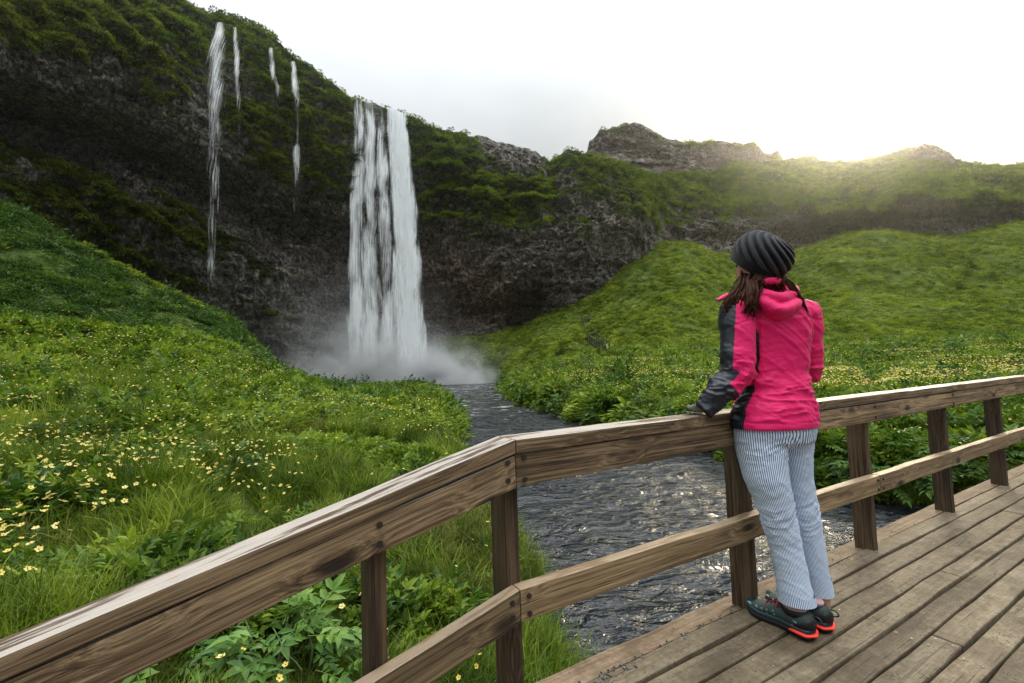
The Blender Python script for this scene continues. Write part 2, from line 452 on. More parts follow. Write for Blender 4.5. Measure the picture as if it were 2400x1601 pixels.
p = 'p'
COLS = [
    K(-1500, (.4, -.5), (3, .2), (8, 1.8), (20, 6), (45, 24), (60, 28), (150, 28)),
    K(-400, (.4, -.5), (3, -.1), (8, .9), (16, 3), (24, 5.5), (45, 21), (52, 22), (60, 19), (90, 12), (150, 12)),
    K(0, (.4, -.55), (2, -.4), (3.5, -.25), (6, 0), (10, .6), (16, 1.9), (20, p, 762), (25, p, 800), (34, p, 742), (48, p, 490), (52, p, 478), (56, 15), (70, 6), (150, 5)),
    K(200, (.4, -.6), (2, -.45), (3.5, -.3), (6, -.05), (10, .5), (16, 1.6), (21, p, 780), (27, p, 815), (37, p, 756), (50, p, 600), (54, p, 587), (60, 9), (75, 3), (150, 3)),
    K(400, (.4, -.6), (2, -.5), (3.5, -.35), (6, -.15), (10, .35), (16, 1.2), (24, p, 795), (31, p, 826), (41, p, 772), (52, p, 698), (56, p, 685), (64, 3), (80, 0), (150, 0)),
    K(520, (.4, -.7), (2, -.6), (3.5, -.5), (6, -.3), (10, .1), (16, .8), (26, p, 820), (33, p, 846), (44, p, 800), (54, p, 748), (58, p, 737), (66, 1), (80, -1.5), (150, -1)),
    K(600, (.4, -.75), (2, -.65), (3.5, -.55), (6, -.4), (10, -.05), (16, .4), (28, p, 850), (35, p, 868), (47, p, 834), (56, p, 812), (60, p, 800), (64, 1), (80, -1.7), (150, -1)),
    K(632, (.4, -.8), (2, -.7), (6, -.45), (10, -.15), (16, .25), (30, p, 868), (40, p, 862), (50, p, 868), (57, p, 868), (60, -.4), (80, -1.7), (150, -1)),
    K(700, (.4, -.8), (2, -.7), (3.5, -.7), (6, -.55), (10, -.3), (16, 0), (30, p, 902), (42, p, 899), (54, .3), (66, -1.0), (80, -1.8), (150, -1)),
    K(780, (.4, -.9), (2, -.75), (3.5, -.75), (6, -.65), (10, -.5), (20, -.45), (40, -.45), (56, -.6), (70, -1.1), (80, -1.8), (150, -1)),
    K(900, (.4, -1), (2, -.9), (4.2, -.9), (8, -.85), (16, -.75), (30, -.85), (50, -.95), (66, -1.05), (80, -1.8), (150, -1)),
    K(1050, (.4, -1), (2, -1), (4.2, -1.08), (8, -1.08), (16, -.95), (30, -.95), (50, -1.05), (80, -1.8), (88, -1.4), (93, 1), (99, p, 800), (106, p, 788), (150, 9)),
    K(1150, (.4, -1.1), (8, -1.2), (30, -1.2), (50, -1.1), (78, -1.3), (86, 0), (92, 3), (99, p, 798), (106, p, 786), (150, 10)),
    K(1220, (.4, -1.1), (30, -1.1), (38, -.3), (46, .3), (52, .35), (62, -.7), (76, .4), (86, 2.8), (94, 6), (101, p, 786), (107, p, 775), (150, 12)),
    K(1300, (.4, -1.2), (18, -1.0), (25, -.35), (32, .25), (40, .75), (47, p, 860), (53, .1), (62, -.2), (72, 1.2), (84, p, 808), (98, p, 745), (106, p, 732), (150, 16)),
    K(1400, (.4, -1.2), (14, -.9), (20, -.4), (30, .3), (40, .9), (48, p, 856), (54, .5), (62, .9), (72, p, 832), (88, p, 765), (104, p, 694), (112, p, 684), (150, 22)),
    K(1500, (.4, -1.2), (11, -.9), (16, -.4), (25, .1), (40, .9), (49, p, 853), (53, 1.0), (60, p, 838), (66, p, 808), (90, p, 695), (108, p, 608), (116, p, 595), (150, 34)),
    K(1560, (.4, -1.2), (11, -.9), (16, -.4), (25, .1), (40, .9), (50, p, 851), (54, 1.1), (60, p, 834), (66, p, 800), (90, p, 682), (111, p, 578), (120, p, 571), (150, 36)),
    K(1625, (.4, -1.2), (10, -.9), (15, -.4), (25, .1), (40, .9), (50, p, 849), (54, 1.2), (60, p, 832), (66, p, 800), (90, p, 682), (115, p, 572), (121, p, 570), (130, p, 590), (150, 38)),
    K(1700, (.4, -1.2), (9, -.9), (14, -.4), (25, .1), (40, .9), (50, p, 847), (54, 1.2), (60, p, 830), (66, p, 806), (90, p, 722), (117, p, 610), (124, p, 596), (135, p, 604), (150, 40)),
    K(1850, (.4, -1.2), (8.5, -.9), (13, -.4), (25, .05), (40, .75), (54, 1.5), (60, p, 817), (66, p, 803), (90, p, 732), (120, p, 622), (132, p, 600), (150, 40)),
    K(2000, (.4, -1.2), (7.5, -.9), (10, -.55), (14, -.4), (25, .05), (36, .5), (44, .9), (54, 2.1), (60, p, 814), (66, p, 795), (90, p, 696), (118, p, 565), (128, p, 554), (150, 46)),
    K(2100, (.4, -1.2), (7, -.9), (10, -.5), (14, -.35), (25, .1), (36, .55), (44, 1.0), (54, 2.2), (60, p, 811), (66, p, 790), (90, p, 684), (118, p, 554), (127, p, 545), (150, 48)),
    K(2250, (.4, -1.2), (6, -.9), (10, -.4), (14, -.3), (25, .15), (36, .6), (44, 1.1), (54, 2.3), (60, p, 807), (66, p, 785), (90, p, 680), (116, p, 570), (125, p, 560), (150, 46)),
    K(2400, (.4, -1.2), (5.5, -.9), (9, -.35), (14, -.2), (25, .25), (36, .7), (44, 1.2), (54, 2.4), (60, p, 804), (66, p, 780), (90, p, 658), (114, p, 536), (122, p, 526), (150, 52)),
    K(3000, (.4, -1.2), (5, -.9), (8, -.3), (14, -.1), (25, .4), (40, 1.2), (54, 3), (60, p, 790), (90, p, 610), (115, p, 480), (150, 62)),
    K(4000, (.4, -1.2), (5, -.8), (8, -.2), (14, 0), (25, .6), (40, 2), (54, 5), (90, 32), (115, 48), (150, 62)),
]
_YS = np.concatenate([np.geomspace(0.4, 20, 70), np.linspace(20.4, 150, 220)])
_PX = np.arange(-1500, 4001, 12.0)
_T = np.array([np.interp(_YS, [k[0] for k in c[1]], [k[1] for k in c[1]]) for c in COLS])
_T = np.array([np.interp(_PX, [c[0] for c in COLS], _T[:, j]) for j in range(len(_YS))]).T
for _ in range(2):      # round the facets off
    _T[1:-1] = (_T[:-2] + 2 * _T[1:-1] + _T[2:]) / 4
    _T[:, 1:-1] = (_T[:, :-2] + 2 * _T[:, 1:-1] + _T[:, 2:]) / 4

# hummocks, banks and ditches: (px, Y, half width across px, half depth m, height m)
BUMPS = [(1440, 57, 46, 2.2, 1.5), (1330, 76, 30, 4, 2.2), (1395, 82, 34, 4, 2.0), (1262, 83, 30, 3.5, 2.0), (1200, 88, 26, 3, 1.4), (1300, 68, 34, 3, 1.1),
         (1375, 68, 40, 3, 1.4), (1150, 90, 30, 2, 1.4), (1900, 32, 60, 2.0, .5), (2210, 34, 120, 2.0, .55), (2380, 36, 80, 2, .5), (2000, 38, 90, 2.2, .5),
         (2040, 21, 22, 3.2, -.75), (2010, 28, 18, 4, -.7), (1960, 20, 60, 2.0, .3), (1600, 57, 110, 2.0, .6),
         (920, 22, 40, 2.5, -.25), (1000, 60, 60, 4, .35), (300, 4.5, 200, .7, .12), (880, 15, 60, 2, .25)]


def height(x, y, fine=True):
    x = np.asarray(x, float); y = np.maximum(np.asarray(y, float), .4)
    px = np.clip(x / y * F + 1200, -1499, 3999)
    u = (px + 1500) / 12.0; iu = np.clip(u.astype(int), 0, len(_PX) - 2); fu = u - iu
    v = np.interp(y, _YS, np.arange(len(_YS))); iv = np.clip(v.astype(int), 0, len(_YS) - 2); fv = v - iv
    z = (_T[iu, iv] * (1 - fu) + _T[iu + 1, iv] * fu) * (1 - fv) + (_T[iu, iv + 1] * (1 - fu) + _T[iu + 1, iv + 1] * fu) * fv
    for bx, by, rx, ry, h in BUMPS:
        z = z + h * np.exp(-(((px - bx) / rx) ** 2 + ((y - by) / ry) ** 2))
    pt = np.stack([x, y, np.zeros_like(x)], -1)
    far = sst(y, 4, 40)
    if fine:
        z = z + fbm(pt * 0.9, 3) * .07 + fbm(pt * .22, 4) * .30 * far + (fbm(pt * .09 + 5, 4, .6, ridged=True) * .75 + fbm(pt * np.array([.35, .7, 1]) + 8, 3, .6, ridged=True) * .30) * sst(y, 55, 85)
    d = river_sd(x, y)
    w = np.interp(y, [0, 6, 20, 60], [.45, .7, .8, 2.0])
    k = sst(d, -.15, 1) * 0 + sst(d / w, -.35, 1.0)
    bed = WZ - .5
    return bed + (z - bed) * k


YY = np.concatenate([np.geomspace(.4, 14, 150), np.linspace(14.2, 150, 330)])
AA = np.concatenate([np.linspace(-2.6, -1.4, 40)[:-1], np.linspace(-1.4, 1.4, 620), np.linspace(1.4, 2.6, 40)[1:]])
GX = AA[:, None] * YY[None]; GY = np.broadcast_to(YY[None], GX.shape)
GZ = height(GX, GY)


def ground_mat():
    m, g = material('meadow_soil')
    geo = g.n('ShaderNodeNewGeometry'); P = geo.outputs['Position']
    n1 = g.noise(P, 0.35, 5, 0.6); n2 = g.noise(P, 3.0, 5, 0.65)
    f = g.math('ADD', g.math('MULTIPLY', n1, .6), g.math('MULTIPLY', n2, .5))
    col = g.ramp(f, [(.35, (.020, .034, .005)), (.55, (.065, .100, .013)), (.75, (.150, .195, .03))])
    sy = g.n('ShaderNodeSeparateXYZ'); g.set(sy.inputs[0], P)
    # bare dark mud at the waterline
    mud = g.math('SUBTRACT', 1.0, g.sstep(g.math('ADD', sy.outputs[2], g.math('MULTIPLY', n2, .2)), -1.36, -1.2))
    col = g.mix(mud, col, (.018, .014, .009))
    nrm = g.bump(g.noise(P, 5.0, 6, .7), .8, .25)
    finish(g, principled(g, col, .9, nrm, .15))
    return m


M_SOIL = ground_mat()
gm = mesh_np('ground', np.stack([GX, GY, GZ], -1).reshape(-1, 3), grid_faces(*GX.shape)[:, ::-1], True, [M_SOIL])
ground = tag(ob('ground', gm), kind='structure')
# the wide valley floor under and behind everything
a = np.linspace(0, 2 * np.pi, 49)[:-1]
vf = np.concatenate([[[0, 0, -3.0]], np.stack([np.cos(a) * 460, np.sin(a) * 460, np.full(48, -3.0)], -1)])
tag(ob('valley_floor', mesh_np('valley_floor', vf, np.array([[0, 1 + i, 1 + (i + 1) % 48] for i in range(48)]), False, [M_SOIL])), kind='structure')

# ------------------------------------------------------------------ river
def water_mat():
    m, g = material('river_water')
    geo = g.n('ShaderNodeNewGeometry'); P = geo.outputs['Position']
    w1 = g.noise(g.mapping(P, rot=(0, 0, .35), scale=(1.0, 2.2, 1)), 1.5, 4, .55, 1.2)
    w2 = g.noise(g.mapping(P, rot=(0, 0, .2), scale=(1.0, 2.0, 1)), 6.5, 4, .6, .8)
    h = g.math('ADD', g.math('MULTIPLY', w1, 1.0), g.math('MULTIPLY', w2, .22))
    nrm = g.bump(h, 1.0, .16)
    sy = g.n('ShaderNodeSeparateXYZ'); g.set(sy.inputs[0], P)
    foam = g.noise(g.mapping(P, rot=(0, 0, .3), scale=(.55, 1.6, 1)), 1.1, 7, .72, .6)
    thr = g.math('MULTIPLY_ADD', g.sstep(sy.outputs[1], 10.0, 34.0), -.165, .735)
    fm = g.sstep(g.math('SUBTRACT', foam, thr), 0.0, .07)
    fm = g.math('MULTIPLY', fm, .75)
    w = principled(g, (.004, .006, .008), .12, nrm, .5, IOR=1.55)
    f = principled(g, (.75, .78, .80), .7, nrm, .3)
    mx = g.n('ShaderNodeMixShader'); g.set(mx.inputs[0], fm)
    g.t.links.new(w, mx.inputs[1]); g.t.links.new(f, mx.inputs[2])
    finish(g, mx.outputs[0])
    return m


wy = np.concatenate([np.linspace(-9, 1, 20)[:-1], np.geomspace(1, 25, 420), np.linspace(25.2, 106, 200)])
wx = np.linspace(-1, 1, 300)
lim = np.interp(wy, [-9, 1, 8, 17, 30, 50, 70, 80, 90, 106], [13, 12, 9, 8, 9, 13, 22, 40, 56, 56])
cen = np.interp(wy, [-9, 1, 8, 17, 30, 50, 70, 80, 90, 106], [7, 6, 4, 2, 0, -3, -9, -14, -27, -27])
VX = cen[None] + wx[:, None] * lim[None] * .62; VY = np.broadcast_to(wy[None], VX.shape)
pt = np.stack([VX * .9 + VY * .3, VY * 1.5, 0 * VX], -1)
wrp = fbm(pt * .5 + 3, 2)[..., None] * np.array([.8, .5, 0])
VZ = WZ + (fbm(pt * np.array([.8, 1.3, 1]) + wrp, 3, .55, ridged=True) * .060 + fbm(pt * np.array([2.4, 3.4, 1]) + wrp * 2, 3, .6, ridged=True) * .030)
tag(ob('river', mesh_np('river', np.stack([VX, VY, VZ], -1).reshape(-1, 3), grid_faces(*VX.shape)[:, ::-1], True, [water_mat()])), kind='structure')

# ------------------------------------------------------------------ cliff
# each column: photo px, then rows from the foot to the ledge: (py, distance, mossiness)
CL = [
    (-700, [(900, 50, .5), (520, 46, .6), (330, 50, .1), (180, 42, .5), (-60, 44, .9), (-330, 54, 1)]),
    (-300, [(800, 54, .5), (450, 52, .6), (290, 58, .1), (140, 49, .5), (-60, 51, .9), (-280, 60, 1)]),
    (0, [(700, 62, .4), (430, 60, .55), (300, 66, .0), (165, 58, .35), (0, 60, .8), (-180, 68, 1)]),
    (250, [(760, 72, .4), (500, 70, .55), (370, 76, -.2), (245, 67, .25), (70, 69, .8), (-75, 78, 1)]),
    (408, [(790, 79, .4), (560, 77, .55), (430, 83, -.3), (300, 74, .25), (130, 76, .75), (0, 84, 1)]),
    (490, [(800, 83, .3), (590, 81, .5), (470, 87, -.3), (340, 78, .25), (160, 80, .6), (36, 87, 1)]),
    (541, [(810, 85, .2), (610, 83, .4), (490, 88, -.2), (370, 80, .3), (180, 82, .6), (43, 89, 1)]),
    (613, [(830, 88, .0), (640, 87, .2), (530, 91, -.2), (420, 84, .4), (220, 86, .6), (71, 92, 1)]),
    (674, [(840, 91, -.1), (670, 90, -.1), (550, 94, -.3), (450, 87, .45), (260, 88.5, .6), (122, 94, 1)]),
    (735, [(850, 94, -.1), (700, 94, -.2), (570, 97, -.4), (470, 90, .5), (300, 91, .65), (168, 96, 1)]),
    (786, [(870, 98, -.1), (730, 99, -.2), (590, 100, -.4), (480, 92, .5), (320, 93, .7), (204, 97, 1)]),
    (822, [(890, 100, -.2), (760, 101, -.3), (620, 102, -.4), (485, 94, .4), (350, 94, .6), (238, 97, .8)]),
    (888, [(890, 102, -.2), (760, 103, -.3), (620, 103, -.4), (490, 95.5, .2), (360, 95.2, .3), (246, 97.5, .5)]),
    (955, [(880, 103, -.2), (750, 104, -.3), (620, 103, -.3), (500, 97, .2), (370, 96.5, .6), (270, 98.5, .9)]),
    (1021, [(820, 104, -.2), (745, 105, -.3), (690, 103, -.2), (560, 99, .15), (420, 98, .75), (297, 101, .9)]),
    (1090, [(805, 104, -.3), (745, 107, -.4), (690, 103, -.2), (570, 100, .1), (440, 98.5, .75), (313, 105, .6)]),
    (1174, [(800, 104, -.3), (745, 105, -.4), (690, 101.5, -.2), (580, 100, .05), (470, 100, .8), (338, 108, .1)]),
    (1215, [(800, 108, -.3), (740, 113, -.5), (680, 103, -.2), (580, 100.5, -.1), (480, 101, .8), (346, 109, .0)]),
    (1255, [(790, 108, -.2), (735, 112, -.4), (670, 103.5, -.2), (580, 101, -.1), (490, 102, .7), (356, 110, .0)]),
    (1290, [(780, 106, -.1), (700, 105, -.1), (650, 103.5, -.2), (570, 101.5, -.1), (470, 103, .5), (381, 112, .7)]),
    (1330, [(760, 104, .0), (690, 104, -.2), (630, 103.5, -.3), (550, 102, -.1), (440, 103, .2), (354, 110, .3)]),
    (1420, [(720, 106, .0), (660, 106, -.2), (600, 105.5, -.3), (520, 104, .0), (440, 106, .3), (378, 114, .9)]),
    (1500, [(660, 110, .0), (620, 109, -.1), (580, 108, -.2), (530, 107.5, .1), (470, 109, .6), (405, 120, .9)]),
    (1535, [(625, 116, .1), (600, 114, .0), (570, 113, -.1), (535, 113, .3), (490, 116, .7), (414, 132, .9)]),
    (1580, [(600, 124, .2), (580, 124, .0), (555, 125, -.1), (520, 126, .5), (460, 136, .9), (412, 152, .9)]),
    (1700, [(605, 128, .1), (585, 130, -.1), (555, 131, -.1), (520, 131, .5), (462, 142, .9), (406, 165, .9)]),
    (1850, [(615, 132, .1), (585, 134, -.1), (550, 135, -.1), (508, 134, .4), (455, 146, .9), (402, 180, .9)]),
    (2000, [(575, 133, .2), (555, 134, .0), (530, 135, -.1), (490, 133, .5), (458, 142, .9), (402, 185, 1)]),
    (2060, [(565, 131, .2), (552, 132, .0), (528, 133, .1), (498, 132, .7), (462, 138, 1), (402, 180, 1)]),
    (2110, [(570, 129, .2), (552, 129, .0), (520, 128, .0), (480, 126, .5), (440, 130, .9), (402, 165, 1)]),
    (2200, [(580, 127, .1), (555, 127, -.1), (520, 127, .0), (478, 125, .5), (436, 130, .9), (402, 165, 1)]),
    (2280, [(570, 127, .2), (540, 127, .1), (512, 127, .2), (478, 126, .6), (440, 132, .9), (402, 165, 1)]),
    (2400, [(555, 125, .2), (525, 126, .1), (505, 126, .3), (470, 125, .7), (430, 132, .9), (396, 165, 1)]),
    (3100, [(500, 118, .3), (460, 119, .1), (430, 120, .2), (380, 119, .7), (330, 126, .9), (300, 150, 1)]),
]


def sheet(cols, px, seg, back):
    """rows of control values -> dense grid of (py, Y, moss), smooth along the columns"""
    cp = [c[0] for c in cols]; A = np.array([c[1] for c in cols], float)          # ncol,K,3
    A = np.stack([np.stack([np.interp(px, cp, A[:, k, j]) for j in range(3)], -1) for k in range(A.shape[1])], 1)
    ts = np.concatenate([np.linspace(i, i + 1, n, endpoint=False) for i, n in enumerate(seg)] + [[len(seg)]])
    Kn = A.shape[1]
    i1 = np.clip(np.floor(ts).astype(int), 0, Kn - 2); f = ts - i1
    i0 = np.maximum(i1 - 1, 0); i2 = i1 + 1; i3 = np.minimum(i1 + 2, Kn - 1)
    f = f[None, :, None]
    cr = .5 * ((2 * A[:, i1]) + (-A[:, i0] + A[:, i2]) * f + (2 * A[:, i0] - 5 * A[:, i1] + 4 * A[:, i2] - A[:, i3]) * f ** 2
               + (-A[:, i0] + 3 * A[:, i1] - 3 * A[:, i2] + A[:, i3]) * f ** 3)
    return cr


def rock_face(px, cr, skyjit, amp, backrows, strata=0.0, columns=0.0, seed=0.0):
    V = at(np.broadcast_to(px[:, None], cr.shape[:2]), cr[..., 0], cr[..., 1])
    nu, nv = V.shape[:2]
    q = V + seed
    ti = np.linspace(0, 1, nv)[None]
    big = fbm(q * .075, 3, ridged=True); mid = fbm(q * .27, 3, ridged=True); sm = fbm(q * np.array([.9, .9, .9]), 4)
    st = fbm(q * np.array([.05, .05, .75]) + sm[..., None] * .15, 3)
    colm = fbm(q * np.array([.95, .95, .07]), 3, ridged=True)
    chunk = fbm(q * np.array([.55, .55, .8]) + 3, 3, .6, ridged=True); crag = np.abs(fbm(q * 1.5 + 7, 3, .6))
    dsp = amp * (big * 1.9 + mid * 1.15 + sm * .5 + chunk * .75 - crag * 1.1) + strata * st + columns * colm
    dip = np.clip((900 - px) / 900, 0, 1)[:, None] * .42 * (seed == 0)
    lt = (q[..., 2] + dip * q[..., 0] + fbm(q * .06 + 2, 3) * 5.0) / 6.5
    lt2 = (q[..., 2] + dip * q[..., 0] + fbm(q * .11 + 12, 3) * 3.0) / 2.3
    saw = lambda t: (t - np.floor(t)) ** 1.6
    msk = .35 + .65 * sst(fbm(q * .05 + 31, 2), -.2, .25)
    dsp = dsp + (saw(lt) * 2.4 + saw(lt2) * .75 - 1.2) * msk * (1 if seed == 0 else .7)
    dsp = dsp * (1 - (.7 * np.exp(-((px - 888) / 85) ** 2) + .45 * np.exp(-((px - 510) / 50) ** 2))[:, None] * (seed == 0))
    dirn = V - CAM; dirn[..., 2] = 0; dirn /= np.linalg.norm(dirn, axis=-1, keepdims=True)
    fade = 1 - .6 * sst(ti, .9, 1.0)
    V = V - dirn * (dsp * fade)[..., None]
    V[..., 2] += (fbm(q * .35 + 9, 4) * amp * .35) + fbm(q * np.array([.12, .12, .3]) + 19, 3) * amp * .8 * (1 - sst(ti, .8, .95))
    bench = sst(px, 1480, 1600)[:, None] * sst(ti, .45, .6) * (1 - .7 * sst(ti, .9, 1.0))
    V[..., 2] += bench * (fbm(q * np.array([.055, .055, .02]) + 3, 4, .62, ridged=True) * 3.4 + fbm(q * np.array([.3, .3, .1]), 3, .6, ridged=True) * .9 - 2.6)
    # ragged rim
    rim = sst(ti, .86, 1)
    jit = fbm(np.stack([px * .012, px * 0, px * 0 + seed], -1), 5, .6)[:, None]
    V[..., 2] += rim * jit * skyjit
    # land behind the rim
    rows = [V]
    last = V[:, -1:]
    for dy, dz in backrows:
        nb = last.copy(); nb = nb + dirn[:, -1:] * dy; nb[..., 2] += dz
        rows.append(nb)
    return np.concatenate(rows, 1), sm, big, st


def normals_of(V):
    du = np.gradient(V, axis=0); dv = np.gradient(V, axis=1)
    n = np.cross(du, dv); n /= np.maximum(np.linalg.norm(n, axis=-1, keepdims=True), 1e-9)
    return n


def cliff_mat():
    m, g = material('mossy_rock')
    geo = g.n('ShaderNodeNewGeometry'); P = geo.outputs['Position']
    def A(n): return g.n('ShaderNodeAttribute', attribute_name=n).outputs['Fac']
    moss, red, pale, olive = A('moss'), A('red'), A('pale'), A('olive')
    n1 = g.noise(P, .35, 6, .62); n2 = g.noise(P, 1.6, 6, .68); n3 = g.noise(P, .09, 3)
    vst = g.noise(g.mapping(P, scale=(1.2, 1.2, .12)), 1.0, 4, .6)
    hst = g.noise(g.mapping(P, scale=(.10, .10, 1.1)), 1.0, 5, .65)
    f = g.math('ADD', g.math('MULTIPLY', n2, .55), g.math('ADD', g.math('MULTIPLY', n1, .25), g.math('ADD', g.math('MULTIPLY', vst, .15), g.math('MULTIPLY', hst, .25))))
    rock = g.ramp(f, [(.47, (.014, .012, .011)), (.57, (.20, .178, .152)), (.69, (.58, .52, .44))])
    rockr = g.ramp(f, [(.47, (.022, .014, .010)), (.57, (.26, .165, .112)), (.69, (.62, .43, .31))])
    rockp = g.ramp(f, [(.47, (.034, .030, .024)), (.57, (.36, .315, .255)), (.69, (.72, .64, .53))])
    rock = g.mix(red, rock, rockr); rock = g.mix(pale, rock, rockp)
    gm_ = g.math('ADD', g.math('MULTIPLY', n2, .7), g.math('MULTIPLY', n3, .5))
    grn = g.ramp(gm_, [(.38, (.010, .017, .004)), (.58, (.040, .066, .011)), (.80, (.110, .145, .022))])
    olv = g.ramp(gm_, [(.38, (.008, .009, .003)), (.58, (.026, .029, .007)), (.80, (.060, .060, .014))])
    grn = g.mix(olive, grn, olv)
    mk = g.sstep(g.math('ADD', moss, g.math('MULTIPLY', g.math('SUBTRACT', n2, .5), 1.5)), .32, .58)
    col = g.mix(mk, rock, grn)
    vo = g.n('ShaderNodeTexVoronoi', feature='DISTANCE_TO_EDGE'); g.set(vo.inputs['Vector'], g.vmath('ADD', g.mapping(P, scale=(1, 1, .75)), g.vmath('SCALE', g.noise(P, .9, 4, .6, out=1), 1.6))); vo.inputs['Scale'].default_value = .75
    crack = g.math('SUBTRACT', 1.0, g.sstep(vo.outputs['Distance'], 0.0, .10))
    col = g.mix(g.math('MULTIPLY', crack, g.math('MULTIPLY_ADD', mk, -.45, .8)), col, (.006, .005, .004))
    h = g.math('ADD', g.math('MULTIPLY', g.noise(P, .8, 8, .74), 1.3), g.math('SUBTRACT', g.math('MULTIPLY', vst, .5), g.math('MULTIPLY', crack, .25)))
    nrm = g.bump(h, 1.0, 1.9)
    rough = g.math('MULTIPLY_ADD', mk, .40, .42)
    finish(g, principled(g, col, rough, nrm, .35))
    return m


M_CLIFF = cliff_mat()


def blob(PX, PY, x, y, rx, ry, rot=0.0):
    c, s = math.cos(rot), math.sin(rot); dx, dy = PX - x, PY - y
    return np.exp(-(((dx * c + dy * s) / rx) ** 2 + ((-dx * s + dy * c) / ry) ** 2))


def build_rock(name, cols, px, seg, amp, skyjit, backrows, strata, columns, seed, paint):
    cr = sheet(cols, px, seg, backrows)
    V, sm, big, st = rock_face(px, cr, skyjit, amp, backrows, strata, columns, seed)
    nb = len(backrows)
    PX = np.broadcast_to(px[:, None], cr.shape[:2]); PY = cr[..., 0]
    N = normals_of(V)
    if N[..., 1].mean() > 0: N = -N
    mp_ = fbm(V[:, :cr.shape[1]] * np.array([.16, .16, .22]) + 40, 4, .6)
    moss = cr[..., 2] + .75 * np.clip(N[:, :cr.shape[1], 2], -.6, 1) + .18 * big + .60 * mp_ - .20
    at_ = paint(PX, PY, moss)
    pad = lambda a, v: np.concatenate([a, np.broadcast_to(a[:, -1:], (a.shape[0], nb)) * 0 + v], 1)
    me = mesh_np(name, V.reshape(-1, 3), grid_faces(*V.shape[:2]), True, [M_CLIFF])
    for k, v in (('moss', (at_['moss'], 1.2)), ('red', (at_['red'], 0)), ('pale', (at_['pale'], 0)), ('olive', (at_['olive'], 0))):
        attr(me, k, pad(v[0], v[1]))
    o = tag(ob(name, me), kind='structure')
    return o, V[:, :cr.shape[1]], N[:, :cr.shape[1]], at_, PX, PY


def paint_cliff(PX, PY, moss):
    red = np.clip(.9 * blob(PX, PY, 1080, 650, 150, 110) + .9 * blob(PX, PY, 1130, 715, 110, 40) + .5 * blob(PX, PY, 740, 640, 60, 60) + .45 * blob(PX, PY, 1850, 560, 200, 40), 0, 1)
    pale = np.clip(1.0 * blob(PX, PY, 1400, 540, 120, 100) + .7 * blob(PX, PY, 1200, 390, 90, 30, .25) + .45 * blob(PX, PY, 1200, 560, 120, 70)
                   + .5 * blob(PX, PY, 330, 330, 230, 60, .35) + .5 * blob(PX, PY, 1760, 545, 160, 35), 0, 1)
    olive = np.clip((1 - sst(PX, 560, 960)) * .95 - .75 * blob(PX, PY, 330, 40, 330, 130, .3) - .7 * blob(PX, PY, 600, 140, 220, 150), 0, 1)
    moss = moss + .5 * blob(PX, PY, 1150, 460, 160, 45, .3) - .5 * blob(PX, PY, 1190, 385, 100, 26, .25) - .35 * blob(PX, PY, 380, 310, 260, 70, .35)
    moss = moss - .42 * sst(PX, 1500, 1600) * sst(PY, 400, 470)
    pale = np.clip(pale + .35 * sst(PX, 1520, 1600), 0, 1)
    return dict(moss=moss, red=red, pale=pale, olive=olive)


cpx = np.concatenate([np.arange(-700, -20, 14.0), np.arange(-20, 2430, 2.6), np.arange(2430, 3100, 14.0)])
CL = [(c, [(max(r[0][0] + 60, 960), r[0][1] + 2, r[0][2])] + r) for c, r in CL]
cliff, CV, CN, CA, CPX, CPY = build_rock('cliff', CL, cpx, [8, 40, 44, 48, 70, 72], 1.15, 1.3, [(6, .6), (20, .5), (45, -8)], .5, .25, 0.0, paint_cliff)

